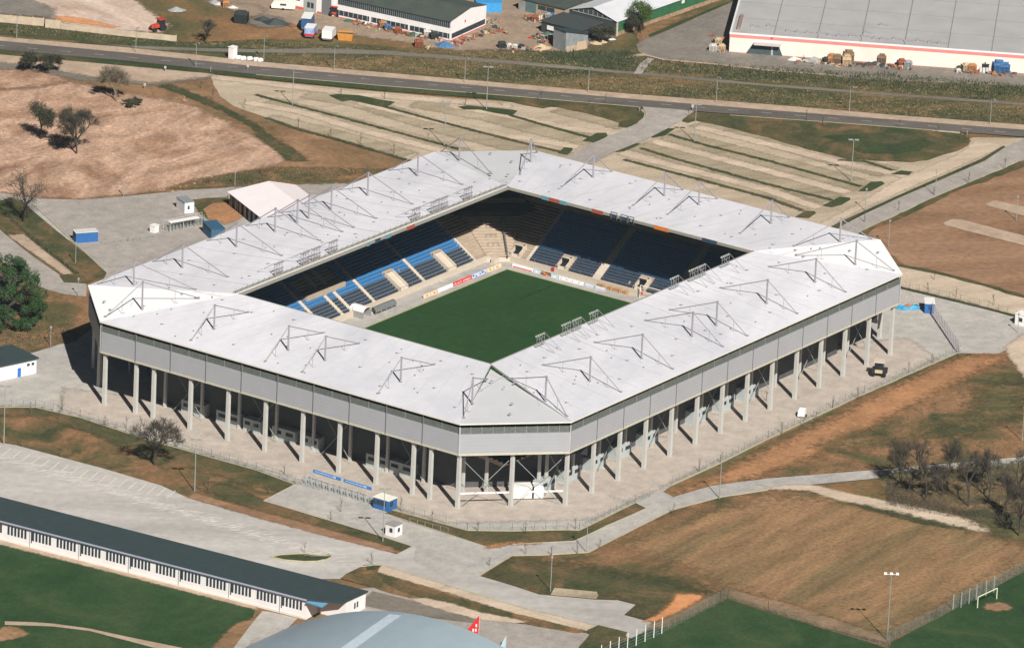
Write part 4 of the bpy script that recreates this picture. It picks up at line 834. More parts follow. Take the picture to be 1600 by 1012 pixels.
m_green = flat('dark_green_roofing', (.068,.085,.072), .7, var=.12, vs=.3)
m_grn = flat('green_sheet_wall', (.035,.135,.06), .6, var=.12, vs=.5)
m_red = flat('red_plinth', (.6,.1,.06), .7)
m_pink = flat('red_fascia', (.72,.24,.22), .6, var=.08, vs=.5)
m_glw = flat('window_glass', (.035,.05,.06), .2, var=.3, vs=1)
m_alu = flat('sheet_metal', (.4,.42,.42), .5, .1, var=.1, vs=.6)
m_gdoor = flat('grey_door', (.17,.18,.18), .6)
# long low building, bottom left
fw0, fw1 = Vector((-161.0, 38.0, 0)), Vector((-152.2, -61.5, 0)); u = (fw1-fw0).normalized(); n = Vector((-u.y, u.x, 0))
if n.x < 0: n = -n
L = (fw1-fw0).length; Wd = 12.2
t = thing('long_building', 'long low white building with a dark roof beside the lower car park', 'building', fw0, math.atan2(u.y, u.x)); sgn = 1 if Vector((-u.y, u.x, 0)).dot(n) > 0 else -1
L2 = L+6.5
mb = MB(); a_, b_ = 4.15, 3.5
def LB(x, y, z): return (x, sgn*y, z)
mb.face([LB(0,0,0),LB(L,0,0),LB(L,0,a_),LB(0,0,a_)]); mb.face([LB(0,Wd,0),LB(L2,Wd,0),LB(L2,Wd,b_),LB(0,Wd,b_)]); mb.face([LB(L2,4.5,0),LB(L2,Wd,0),LB(L2,Wd,b_),LB(L2,4.5,4.0)])
mb.face([LB(L,0,0),LB(L,4.5,0),LB(L,4.5,4.0),LB(L,0,a_)]); mb.face([LB(L,4.5,0),LB(L2,4.5,0),LB(L2,4.5,4.0),LB(L,4.5,4.0)]); mb.build('wall', m_wall, t)
mb = MB(); q = [LB(-1,-.5,a_+.02),LB(L+.4,-.5,a_+.02),LB(L+.4,0,a_+.02),LB(L2+.3,2.6,a_-.02),LB(L2+.3,Wd+.4,b_+.02),LB(-1,Wd+.4,b_+.02)]
mb.face([(x,y,z+.28) for x,y,z in q]); 
for i in range(6): a, b = q[i], q[(i+1)%6]; mb.face([a,b,(b[0],b[1],b[2]+.28),(a[0],a[1],a[2]+.28)])
mb.face(q); mb.build('roof', m_teal, t)
mb = MB(); mb.face([LB(-1,-.62,a_+.1),LB(L+.4,-.62,a_+.1),LB(L+.4,-.62,a_+.34),LB(-1,-.62,a_+.34)]); mb.face([LB(-1,-.62,a_+.34),LB(L+.4,-.62,a_+.34),LB(L+.4,-.4,a_+.35),LB(-1,-.4,a_+.35)]); mb.build('roof_edge', flat('blue_gutter', (.4,.42,.55), .5), t)
mb = MB(); mb.box(0, -sgn*.12 if sgn > 0 else 0, 0, L, sgn*-.02, .5); mb.build('plinth', m_cream, t)
bay = 6.03; x = L-.6
k = 0
while x > 2:
    mb = MB()
    for j in range(6): xx = x-.45-j*.83; mb.box(xx-.48, -sgn*.05, 1.75, xx, 0, 3.6)
    mb.build('window', m_glw, t)
    if k % 2 == 0:
        mb = MB(); mb.tube(LB(x-5.55, -.15, 0), LB(x-5.55, -.15, a_), .07, n=5); mb.build('downpipe', m_alu, t)
        mb = MB(); mb.box(x-5.32, -sgn*.07, 1.2, x-5.12, 0, 3.6); mb.build('door', m_glw, t)
    x -= bay; k += 1
mb = MB()
for yy in (8.0, 9.0): mb.box(L2, sgn*yy-.25, 1.4, L2+.07, sgn*yy+.25, 2.6)
mb.build('window', m_glw, t)
mb = MB(); q = [LB(L+.3,-.8,a_-.1),LB(L+4,-.8,a_-.3),LB(L+4,1.6,a_-.2),LB(L+.3,.8,a_-.05)]; mb.face(q); mb.face([(a,b,c-.15) for a,b,c in q]); mb.build('canopy', flat('blue_canopy', (.14,.33,.5), .5), t)
# arched sports hall at the bottom edge
t = thing('sports_hall', 'large hall with blue grey barrel roof and light strip at the bottom edge', 'sports hall', (0,0,0))
xf, y0, sp, rise, zs = -168.2, -70.3, 72.0, 10.2, 6.0
def vz(x, s): # s 0..1 across
    k = max(0, 1-((x-(xf-1))/62.0)**2*1.0) if x < xf-1 else 1
    k = 1-((xf-x)/48.0)**1.15*.9 if x < xf else 1
    return zs+rise*(1-(2*s-1)**2)*max(k, .1)
NX, NS = 16, 40; mb = MB(); V = []
for i in range(NX+1):
    x = xf-i*2.6
    for j in range(NS+1): V.append((x, y0-sp*j/NS, vz(x, j/NS)))
mb.v = V
for i in range(NX):
    for j in range(NS): mb.f.append((i*(NS+1)+j, i*(NS+1)+j+1, (i+1)*(NS+1)+j+1, (i+1)*(NS+1)+j)); mb.m.append(0)
m_hall = flat('blue_grey_roofing', (.34,.43,.48), .35, .15, var=.04, vs=.3, spec=.5)
o = mb.build('roof', m_hall, t)
for p_ in o.data.polygons: p_.use_smooth = True
mb = MB()
for j in range(NS): s0, s1 = j/NS, (j+1)/NS; mb.face([(xf,y0-sp*s0,0),(xf,y0-sp*s1,0),(xf,y0-sp*s1,vz(xf,s1)),(xf,y0-sp*s0,vz(xf,s0))])
for yy in (y0, y0-sp): mb.face([(xf,yy,0),(xf-41.6,yy,0),(xf-41.6,yy,vz(xf-41.6,0)),(xf,yy,zs)])
mb.build('wall', m_wall, t)
mb = MB()
for i in range(NX-1):
    x0_, x1_ = xf-1.5-i*2.6, xf-1.5-(i+1)*2.6
    mb.face([(x,y0-sp*s,vz(x,s)+.12) for x, s in ((x0_,.335),(x0_,.375),(x1_,.375),(x1_,.335))])
mb.face([(xf-1.5,y0-sp*.335,vz(xf,.335)-.3),(xf-1.5,y0-sp*.375,vz(xf,.375)-.3),(xf-1.5,y0-sp*.375,vz(xf-1.5,.375)+.12),(xf-1.5,y0-sp*.335,vz(xf-1.5,.335)+.12)])
mb.build('skylight', flat('milky_skylight', (.5,.58,.66), .3), t)
def sail(px, py, w_, h, col, label, z0=0):
    t = thing('banner', label, 'banner', at(px, py)); mb = MB(); mb.tube((0,0,0), (0,0,z0+h+.3), .06, n=5); mb.build('pole', m_steell, t)
    mb = MB(); d = Vector((-.35, .94, 0))
    mb.hexa([(0,0,z0),(d.x*w_*.98,d.y*w_*.98,z0),(d.x*w_*.98,d.y*w_*.98+.04,z0),(.04,.04,z0),(0,0,z0+h),(d.x*.2,d.y*.2,z0+h*.97),(d.x*.2,d.y*.2+.04,z0+h*.97),(.04,.04,z0+h)]); o = mb.build('cloth', col, t); return t, o
t, o = sail(748, 990, 2.8, 3.9, red, 'red triangular banner with white marks behind the arched hall'); mb = MB()
for t0, z0_ in ((.45,.5),(1.0,.4),(.4,1.5)): mb.hexa([(-.35*u_-.06+e_,.94*u_,zz_) for zz_ in (z0_,z0_+.6) for u_, e_ in ((t0,0),(t0+.3,0),(t0+.3,.03),(t0,.03))])
mb.build('lettering', m_white, t)
sail(790, 1012, 1.2, 2.4, lbl, 'pale blue banner behind the right end of the arched hall')
# small white building at the left edge
t = thing('small_building', 'small white building with flat dark roof at the left edge', 'building', (-82.8,72.6,0), math.atan2(-2.4,8.3)); 
mb = MB(); mb.prism([(-14,0),(8.6,0),(8.6,9.5),(-14,9.5)], 0, 3.4); mb.build('wall', m_wall, t); mb = MB(); mb.prism([(-14.5,-.4),(9,-.4),(9,9.9),(-14.5,9.9)], 3.4, 3.7); mb.build('roof', m_teal, t)
mb = MB(); mb.box(3.6,-.06,0,4.5,0,2.1); mb.build('door', flat('blue_door', (.03,.16,.5), .5), t)
for x in (6.1, 7.3): mb = MB(); mb.box(x,-.06,2.1,x+.7,0,2.7); mb.build('window', m_glw, t)
# marquee tent beyond the stadium
t = thing('marquee', 'white marquee tent with hipped roof behind the far left stand', 'tent'); E0, E1 = Vector((46.0,110.0,0)), Vector((35.0,91.0,0)); du = (E1-E0).normalized(); dn = Vector((-du.y, du.x, 0)); dn = dn if dn.x > 0 else -dn
WT, LT = 17.5, 34.0; mt = flat('tent_canvas', (.84,.78,.79), .6, var=.03, vs=.3); mb = MB()
q = [E0, E0+du*LT, E0+du*LT+dn*WT, E0+dn*WT]; r0_, r1_ = E0+du*4.2+dn*WT*.5, E0+du*(LT-4)+dn*WT*.5; zz = lambda v, z: (v.x, v.y, z)
mb.face([zz(q[0],3.6),zz(q[1],3.6),zz(r1_,6.7),zz(r0_,6.7)]); mb.face([zz(q[2],3.6),zz(q[3],3.6),zz(r0_,6.7),zz(r1_,6.7)]); mb.face([zz(q[3],3.6),zz(q[0],3.6),zz(r0_,6.7)]); mb.face([zz(q[1],3.6),zz(q[2],3.6),zz(r1_,6.7)]); mb.build('roof', mt, t)
mb = MB(); q2 = [v for v in (E0+du*.4+dn*.6, E0+du*(LT-.4)+dn*.6, E0+du*(LT-.4)+dn*(WT-.6), E0+du*.4+dn*(WT-.6))]
for i in (1,2,3): a, b = q2[i], q2[(i+1)%4]; mb.face([zz(a,0),zz(b,0),zz(b,3.6),zz(a,3.6)])
mb.build('side_wall', mt, t); mb = MB()
for k in range(24): a = q2[0].lerp(q2[1], k/24); b = q2[0].lerp(q2[1], (k+.85)/24); mb.face([zz(a+dn*(.5 if k % 2 else .1),0),zz(b+dn*(.5 if k % 2 else .1),0),zz(b+dn*(.5 if k % 2 else .1),3.4),zz(a+dn*(.5 if k % 2 else .1),3.4)])
mb.build('clear_curtain', flat('grey_curtain', (.2,.22,.22), .3, var=.3), t)
for k in range(8): 
    mb = MB(); a = q2[0].lerp(q2[1], k/7); mb.tube(zz(a,0), zz(a,3.6), .08, n=5); mb.build('tent_pole', m_steell, t)
# cabins and containers
def cabin(name, label, c, u, L, W_, h, wall, roof, win=(), cat='container', rh=.12, glass=None, wz=1.0, whh=.9, ribs=False, group=None):
    t = thing(name, label, cat, (c[0], c[1], 0), math.atan2(u[1], u[0]), group); mb = MB(); mb.box(-L/2,-W_/2,.06,L/2,W_/2,h); 
    if ribs:
        k = int(L/.45)
        for i in range(k): xx = -L/2+.2+i*(L-.4)/max(1,k-1); mb.box(xx-.07,-W_/2-.04,.2,xx+.07,-W_/2,h-.15); mb.box(xx-.07,W_/2,.2,xx+.07,W_/2+.04,h-.15)
    mb.build('body', wall, t); mb = MB(); mb.box(-L/2-.1,-W_/2-.1,h,L/2+.1,W_/2+.1,h+rh); mb.build('roof', roof, t)
    for f, a, w_ in win:
        mb = MB()
        if f == 's': mb.box(a-w_/2,-W_/2-.06,wz,a+w_/2,-W_/2,wz+whh)
        elif f == 'n': mb.box(a-w_/2,W_/2,wz,a+w_/2,W_/2+.06,wz+whh)
        elif f == 'e': mb.box(L/2,a-w_/2,wz,L/2+.06,a+w_/2,wz+whh)
        else: mb.box(-L/2-.06,a-w_/2,wz,-L/2,a+w_/2,wz+whh)
        mb.build('window', glass or m_glw, t)
    return t
blu = flat('container_blue', (.03,.13,.36), .5, var=.06, vs=2); mw = m_wall; grr = flat('cabin_roof_grey', (.24,.27,.28), .6); teal = flat('petrol_container', (.04,.11,.18), .5, var=.1)
X, Y = (1,0), (0,1)
dv = (-.47,-.88)
cabin('ticket_container', 'blue container with pale roof standing alone on the left tarmac', (3.4,118.4), (.83,-.57), 5.3, 2.5, 2.5, blu, flat('pale_roof', (.62,.6,.58), .6), ribs=True)
cabin('office_cabin', 'tall white cabin with grey roof beside the earth patch', (36.8,115.2), (.46,.89), 4.6, 2.4, 2.7, mw, grr, [('s',0,.8),('w',.2,.5)], cat='cabin')
cabin('dark_container', 'dark blue container touching the stadium roof line near the tent', (26.6,99.0), (.55,.83), 6.2, 3.3, 2.6, teal, teal, ribs=True)
cabin('blue_kiosk', 'blue ticket kiosk with white flat roof by the turnstiles', (-90.6,-36.0), (0,-1), 4.0, 3.0, 2.45, blu, flat('kiosk_roof', (.8,.78,.7), .6), [('s',.1,2.4),('s',-1.6,.6),('e',-.5,1.0),('n',-.2,2.4)], cat='kiosk', wz=1.1, whh=1.0)
cabin('white_hut', 'white gatekeeper hut with small dark windows in the forecourt', (-102.0,-46.6), (0,-1), 2.5, 2.5, 2.5, mw, flat('hut_roof', (.3,.29,.28), .7), [('s',.2,.7),('e',0,.7),('n',0,.6)], cat='hut')
cabin('white_hut', 'white hut with a dark window at the right edge by the gravel track', (101.8,-74.6), (1,0), 2.6, 3.2, 2.6, mw, mw, [('w',.1,.9),('s',0,.8)], cat='hut')
cabin('blue_booth', 'small blue booth with white roof at the head of the right-hand fence', (95.2,-53.4), (.75,.5), 4.2, 2.2, 2.4, blu, m_white, [('w',0,.5)], cat='booth')
cabin('utility_cabinet', 'white utility cabinet beside the main road', at(363.5,91.5), (0,-1), 1.4, 1.8, 3.0, mw, mw, cat='cabinet')
for i, q in enumerate(((373,92),(380,93),(390,93.5),(400,95),(406,96))): 
    mb = MB(); c = at(*q); mb.box(-.7,-.45,0,.7,.45,.6); mb.box(-.55,-.3,.6,.55,.3,.8); o = mb.build('concrete_block', mw, loc=(c.x,c.y,.0)); o.rotation_euler=(0,0,-.8+i*.1)
    tag(o, ['white block right beside the utility cabinet','second white block from the utility cabinet','middle white block of the roadside row','fourth white block from the utility cabinet','last white block of the roadside row, next to a lamp post'][i], 'block', 'white blocks in a row by the main road')
# turnstile rows
def turnstiles(p0, p1, n_, label, sign=None):
    a, b = Vector((*p0,0)), Vector((*p1,0)); d = (b-a).normalized(); t = thing('turnstile_row', label, 'turnstiles', a, math.atan2(d.y,d.x)); L = (b-a).length
    for k in range(n_):
        x = L*(k+.5)/n_; mb = MB()
        mb.tube((x,0,.1),(x,0,2.1),.06,n=5); mb.box(x-.35,.5,.1,x-.3,1.5,1.1); mb.box(x+.3,.5,.1,x+.35,1.5,1.1)
        for z in (.6,1.1,1.6):
            for q in (0,2.1,4.2): mb.tube((x,0,z),(x+.55*math.cos(q),.55*math.sin(q),z),.03,n=4)
        mb.tube((x-.6,.6,.1),(x-.6,.6,2.1),.04,n=4); mb.tube((x-.6,.6,2.1),(x+.6,.6,2.1),.04,n=4)
        mb.build('turnstile', m_alu, t)
    mb = MB()
    for x in [L*i/6 for i in range(7)]: mb.tube((x,1.6,.1),(x,1.6,2.4),.05,n=4)
    mb.tube((0,1.6,2.4),(L,1.6,2.4),.05,n=4); mb.tube((0,1.6,1.0),(L,1.6,1.0),.03,n=4); mb.build('frame', m_steell, t)
    if sign:
        for s0, s1 in sign:
            mb = MB(); mb.box(s0,1.5,2.5,s1,1.62,3.15); o = mb.build('sign', flat('sign_blue', (.04,.22,.58), .5), t); mb = MB(); r = random.Random(3); x = s0+.5
            while x < s1-2.2: w_ = r.uniform(.12,.3); mb.box(x,1.46,2.72,x+w_,1.5,2.9+r.uniform(0,.08)); x += w_+.14
            mb.box(s1-1.9,1.46,2.62,s1-1.3,1.5,3.02); mb.build('lettering', flat('sign_letter', (.5,.65,.8), .5), o)
    return t
turnstiles((-90.3,-14.2), (-90.9,-33.4), 12, 'steel turnstile row with two blue signs in front of the near left facade', [(1.6,9.0),(9.8,17.2)])
turnstiles(at(262,363)[:2], at(322,350)[:2], 11, 'steel turnstile row under a white canopy on the far left tarmac')
t = thing('canopy', 'long thin white canopy above the far left turnstiles', 'canopy', at(272,362), math.atan2(*((at(312,355)-at(272,362)).yx)))
mb = MB(); mb.box(-1.5,-.6,2.5,6.5,.6,2.7); mb.build('roof', m_white, t); mb = MB(); [mb.tube((x,0,0),(x,0,2.5),.05,n=4) for x in (-1,2.5,6)]; mb.build('post', m_steell, t)
c = at(241,363); mb = MB(); mb.box(-.8,-.7,0,.8,.7,1.7); mb.box(-.9,-.8,1.7,.9,.8,1.85); tag(mb.build('switch_box', m_white, loc=tuple(c)), 'small white box at the left end of the far turnstiles', 'box')
# blue paddling tarpaulin with an orange thing near the right corner
t = thing('blue_tarpaulin', 'crumpled blue tarpaulin lying by the right corner of the stadium', 'tarpaulin', at(1419,482)); mb = MB(); r = random.Random(5); R0 = []
for k in range(14): a = 2*math.pi*k/14; R0.append((3.3*math.cos(a)*r.uniform(.85,1.1), 1.5*math.sin(a)*r.uniform(.85,1.1)))
rot = lambda x, y: (x*.72+y*.69, -x*.69+y*.72)
for k in range(14):
    a, b = R0[k], R0[(k+1)%14]; mb.face([(*rot(*a),.06),(*rot(*b),.06),(*rot(b[0]*.6,b[1]*.6),.55+.25*(k%3)),(*rot(a[0]*.6,a[1]*.6),.55+.25*((k+2)%3))]); mb.face([(*rot(a[0]*.6,a[1]*.6),.55+.25*((k+2)%3)),(*rot(b[0]*.6,b[1]*.6),.55+.25*(k%3)),(0,0,.4)])
mb.build('sheet', flat('tarp_blue', (.05,.28,.48), .5, var=.3, vs=2), t); mb = MB(); mb.box(-.4,-.4,.5,.4,.4,1.1); mb.build('crate', orb, t)
# ------------------------------------------------------------------ industrial estate
# hall A: white hall with dark green roof
cA = Vector((189.4,148.6,0)); uA = Vector((-.085,.996,0)); t = thing('green_roofed_hall', 'white industrial hall with dark green roof and window bands', 'hall', cA, math.atan2(uA.y, uA.x))
# local: x along the long front (away to the left), -y = into the building (east) -> y negative
LA, WA = 34.5, 17.5
mb = MB(); he, hr = 5.3, 6.6
mb.face([(0,0,0),(LA,0,0),(LA,0,he),(0,0,he)]); mb.face([(0,0,0),(0,-WA,0),(0,-WA,he+.1),(0,-WA*.55,hr),(0,0,he)]); mb.face([(0,-WA,0),(LA,-WA,0),(LA,-WA,he),(0,-WA,he)]); mb.face([(LA,0,0),(LA,-WA,0),(LA,-WA,he),(LA,-WA*.55,hr),(LA,0,he)]); mb.build('wall', m_wall, t)
mb = MB(); mb.face([(-.15,.3,he+.05),(LA,.3,he+.05),(LA,-WA*.55,hr+.08),(-.15,-WA*.55,hr+.08)]); mb.face([(-.15,-WA-.2,he+.15),(LA,-WA-.2,he+.15),(LA,-WA*.55,hr+.08),(-.15,-WA*.55,hr+.08)]); mb.face([(-.15,.3,he-.2),(LA,.3,he-.2),(LA,.3,he+.05),(-.15,.3,he+.05)]); mb.build('roof', m_green, t)
mb = MB(); mb.box(.25,0,3.45,LA-1,.06,5.0); o = mb.build('upper_window', m_glw, t); mb = MB()
for k in range(56): mb.box(.4+k*.6,.06,3.45,.46+k*.6,.1,5.0)
mb.build('frame', m_alu, o)
mb = MB(); mb.box(.35,0,.65,LA-1,.06,1.95); o = mb.build('lower_window', m_glw, t); mb = MB()
for k in range(24): mb.box(.8+k*1.4,.06,.65,.86+k*1.4,.1,1.95)
mb.box(12,.06,.6,12.5,.12,2.0); mb.box(23.5,.06,.6,24,.12,2.0); mb.build('frame', m_wall, o)
mb = MB(); mb.box(-.06,-WA+.5,.6,0,-.5,1.9); mb.build('side_window', m_glw, t); mb = MB(); mb.box(-.08,-WA,0,.0,-.0,.25); mb.box(0,0,0,LA,.08,.22); mb.build('plinth', m_red, t)
mb = MB(); mb.box(-.05,-7.3,3.4,0,-6.7,4.0); mb.build('emblem', red, t)
mb = MB(); mb.box(LA,.25,0,LA+5.2,-WA,6.6); mb.box(LA+5.2,.2,0,LA+16,-WA,5.6); mb.build('annex', m_wall, t)
mb = MB(); mb.box(LA+.8,.25,.1,LA+3.6,.32,5.2); mb.build('gate', m_gdoor, t); mb = MB(); mb.box(LA+5.2,.2,0,LA+9.0,.3,5.6); mb.build('metal_panel', m_alu, t)
mb = MB(); mb.box(LA+9.0,.2,.02,LA+16,.33,.7); mb.box(LA+3.7,.25,0,LA+4.9,.35,.5); mb.build('plinth', m_red, t)
mb = MB(); mb.box(LA+10.2,.2,2.2,LA+11.4,.27,4.4); mb.build('window', m_glw, t); mb = MB(); mb.box(LA+6,.3,1.0,LA+6.8,.36,2.4); mb.box(LA+7.1,.3,1.0,LA+7.9,.36,2.4); mb.build('window', m_glw, t)
# blue container heap beside hall A
cabin('blue_tank', 'bright blue container behind the gable of the green roofed hall', at(762,16), (.7,-.7), 6.5, 4.5, 2.6, flat('bright_blue', (.05,.3,.62), .5, var=.15), flat('bright_blue', (.05,.3,.62), .5), ribs=True)
# warehouse C
cW = Vector((230.7,91.6,0)); e1 = (Vector((267.0,26.5,0))-cW).normalized(); e2 = Vector((-e1.y, e1.x, 0)); e2 = e2 if e2.x > 0 else -e2
t = thing('warehouse', 'big warehouse with flat grey roof, cream wall and red fascia', 'warehouse', cW, math.atan2(e1.y, e1.x)); LW, WW = 150, 70; s = 1 if Vector((-e1.y, e1.x, 0)).dot(e2) > 0 else -1
def Wb(mb, x0, y0, z0, x1, y1, z1, m=0): mb.box(x0, s*y0, z0, x1, s*y1, z1, m)
mb = MB(); Wb(mb,0,0,0,LW,WW,4.6); mb.build('wall', m_cream, t)
mb = MB(); Wb(mb,-.05,-.08,4.05,LW,0,4.85); Wb(mb,-.08,0,4.4,0,WW,4.85); mb.build('fascia', m_pink, t)
mb = MB(); Wb(mb,-.12,-.14,4.85,LW,.25,5.25); Wb(mb,-.12,.25,4.85,.25,WW,5.25); mb.build('parapet', m_white, t)
mb = MB(); Wb(mb,.25,.25,4.6,LW,WW,4.9)
for k in range(1, 14): Wb(mb,k*11-.12,.3,4.9,k*11+.12,WW,5.0,1)
for k in range(1, 5): Wb(mb,.3,k*14.2-.1,4.9,LW,k*14.2+.1,4.98,1)
for k in range(1, 220): Wb(mb,k*.68-.03,.3,4.9,k*.68+.03,WW,4.93,0)
m_wr = flat('grey_roof_sheet', (.42,.42,.42), .6, var=.07, vs=.15); mb.build('roof', [m_wr, flat('roof_seam', (.27,.25,.24), .7)], t)
for (x, y) in ((9,9),(14,5.6),(16.5,5.3),(19,5.6),(22,5.9),(24.5,4.7),(27,4.9),(30,5.6),(33,5.9),(36,4.6),(38,4.7),(41,5.6),(44,4.6),(47,5.6),(50,4.8),(33.5,9.0),(52.5,4.6),(37,17),(5,7.5)):
    mb = MB(); Wb(mb,x-.3,y-.3,4.9,x+.3,y+.3,5.45); mb.tube((x,s*y,5.4),(x+2.2,s*y,5.2),.06,n=4); mb.build('roof_vent', m_steel, t)
mb = MB(); Wb(mb,1.4,4,4.9,2.2,16,5.5); mb.build('duct', flat('rusty_duct', (.28,.2,.17), .8), t)
mb = MB(); q = [(4.2,-.1,0),(13.6,-.1,0),(12.4,-.1,2.9),(6.0,-.1,2.9)]; mb.face([(a,s*b,c) for a,b,c in q]); mb.build('dock_opening', flat('dock_shade', (.06,.085,.09), .8), t)
mb = MB(); Wb(mb,6.2,-1.8,2.9,13.0,-.05,3.25); mb.build('dock_canopy', flat('canopy_grey', (.55,.5,.5), .6), t); mb = MB(); Wb(mb,10.6,-.2,0,11.1,-.12,2.6); mb.build('post', m_alu, t)
mb = MB(); Wb(mb,41.6,-.06,.3,43.2,0,2.1); mb.build('door', m_white, t); mb = MB(); Wb(mb,0,-.04,0,LW,0,.22); mb.build('plinth', m_pink, t)
mb = MB(); Wb(mb,10.3,-.2,4.3,10.9,-.1,4.8); mb.build('horn', rb, t)
# green-walled hall with pale roof
cg = Vector((222.3,120.4,0)); t = thing('green_walled_hall', 'hall with pale ridged roof and bright green long wall', 'hall', cg, math.atan2(-.03, 1)); LG, WG = 75, 15.0
mb = MB(); mb.face([(.1,0,1.0),(LG,0,1.0),(LG,0,3.9),(.1,0,3.9)]); mb.build('wall', m_grn, t); mb = MB(); mb.box(0,-.1,0,LG,.0,1.0); mb.build('plinth', flat('old_brick', (.36,.24,.16), .9, var=.3, vs=1), t)
mb = MB(); mb.face([(0,0,0),(0,WG,0),(0,WG,3.9),(0,WG/2,6.0),(0,0,3.9)]); mb.build('gable', flat('dark_gable', (.05,.06,.06), .9), t)
mb = MB(); mb.box(-.08,-.25,0,.3,.12,3.9); mb.build('corner_pier', m_concl, t)
mb = MB(); mb.face([(-.4,-.4,3.85),(LG,-.4,3.85),(LG,WG/2,6.1),(-.4,WG/2,6.1)]); mb.face([(-.4,WG+.4,3.85),(LG,WG+.4,3.85),(LG,WG/2,6.1),(-.4,WG/2,6.1)]); mb.build('roof', [flat('pale_roof_sheet', (.6,.62,.65), .6, var=.06, vs=.3)], t)
mb = MB()
for k in range(9): mb.box(-.14,1.5+k*1.5,3.9,-.06,1.6+k*1.5,3.9+min(2,.3+.28*(k if k < 5 else 8-k)))
mb.box(-.14,1.0,3.8,-.05,14,3.95); mb.build('gable_frame', m_alu, t)
mb = MB(); mb.box(28.2,-.06,2.6,29.4,0,3.4); mb.build('window', m_white, t)
t2 = thing('flat_annex', 'low dark annex with flat grey roof strip in front of the green hall', 'annex', (212,124,0)); mb = MB(); mb.box(0,0,0,10,12.5,2.9); mb.build('wall', m_dark, t2); mb = MB(); mb.box(-.3,-.3,2.9,10,12.8,3.1); mb.build('roof', flat('annex_roof', (.05,.06,.062), .9), t2)
mb = MB(); mb.box(-.38,7.4,1.2,-.3,10.5,2.3); mb.box(-.38,4.2,1.5,-.3,5.9,2.3); mb.build('window', m_white, t2)
# shed with corrugated front
t = thing('corrugated_shed', 'small grey corrugated shed with open dark back beside the junk heap', 'shed', (201.8,121.9,0), math.atan2(-.28,.96)); m_alu = flat('weathered_sheet', (.25,.275,.28), .6, var=.15, vs=.7); mb = MB()
mb.face([(0,0,0),(7.2,0,0),(7.2,0,3.6),(0,0,5.4)]); mb.face([(7.2,0,0),(7.2,5,0),(7.2,5,3.6),(7.2,0,3.6)]); mb.face([(0,0,0),(0,5,0),(0,5,5.4),(0,0,5.4)])
for k in range(24): mb.box(k*.3+.02,-.05,1.4,k*.3+.1,0,5.2-k*.075)
mb.build('wall', m_alu, t); mb = MB(); mb.face([(-.3,-.3,5.5),(7.5,-.3,3.6),(7.5,5.2,3.6),(-.3,5.2,5.5)]); mb.build('roof', m_teal, t); mb = MB(); mb.box(.2,-.14,0,7.0,-.02,1.5); mb.build('plinth', flat('patched_boards', (.42,.33,.24), .9, var=.3), t)
mb = MB(); mb.box(3.5,-.2,.0,6.6,-.15,2.2); mb.build('door', flat('sand_door', (.5,.38,.26), .8), t)
# long back shed row, top centre
t = thing('back_sheds', 'row of dark flat sheds with brick front at the top edge', 'shed row', tuple(at(882,33)), math.atan2((at(806,15)-at(882,33)).y, (at(806,15)-at(882,33)).x)); mb = MB(); mb.box(0,0,0,14.2,-9,3.2); mb.build('wall', flat('brick_front', (.36,.28,.2), .9, var=.2), t)
mb = MB(); mb.box(-.3,.4,3.2,14.4,-9,3.5); mb.build('roof', m_green, t)
for x in (3.2,5.8): mb = MB(); mb.box(x,0,1.5,x+2.4,.07,2.6); mb.build('window', m_glw, t)
mb = MB(); mb.box(8.8,0,0,12,.1,3.2); mb.build('gate', flat('teal_gate', (.10,.16,.16), .7), t); mb = MB(); mb.box(12.3,0,0,13.8,.1,2.8); mb.build('gate', m_alu, t)
t = thing('pale_roof_shed', 'second pale roofed shed behind the dark shed row', 'shed', (231,143,0), math.atan2(.0,1)); gm = MB(); gm.box(0,0,0,30,9,3.4); gm.build('wall', m_green, t); gm = MB(); gm.face([(-.3,-.3,3.4),(30,-.3,3.4),(30,4.5,5.2),(-.3,4.5,5.2)]); gm.face([(-.3,9.3,3.4),(30,9.3,3.4),(30,4.5,5.2),(-.3,4.5,5.2)]); gm.build('roof', flat('pale_roof_sheet', (.6,.62,.65), .6), t)
# precast wall along the road, left
def wall_line(px, h, th, label, mat, name='wall', cat='wall', post=0, z0=0):
    P = [at(*q) for q in px]; t = thing(name, label, cat, P[0]); mb = MB(); o0 = P[0]
    for a, b in zip(P, P[1:]):
        mb.obox(((a+b)/2-o0), b-a, (b-a).length, th, z0, h)
    mb.build('panels', mat, t)
    if post:
        mb = MB()
        for a, b in zip(P, P[1:]):
            k = max(1, int((b-a).length/post))
            for i in range(k+1): q = a.lerp(b, i/k)-o0; mb.obox(q, b-a, .3, th+.12, 0, h+.15)
        mb.build('posts', mat, t)
    return t
m_wc = flat('precast_panel', (.52,.42,.31), .85, var=.15, vs=.6)
wall_line([(-60,30),(0,35),(68,41)], 2.0, .3, 'cream precast wall with thick posts at the top left edge', m_wc, post=2.6)
wall_line([(71,43),(95,45.5)], 2.1, .8, 'short thicker cream wall piece between the two long walls', m_wc)
wall_line([(96,46),(185,56),(275,65)], 1.5, .3, 'long plain cream wall ending before the weedy lot', m_wc, post=3.0)
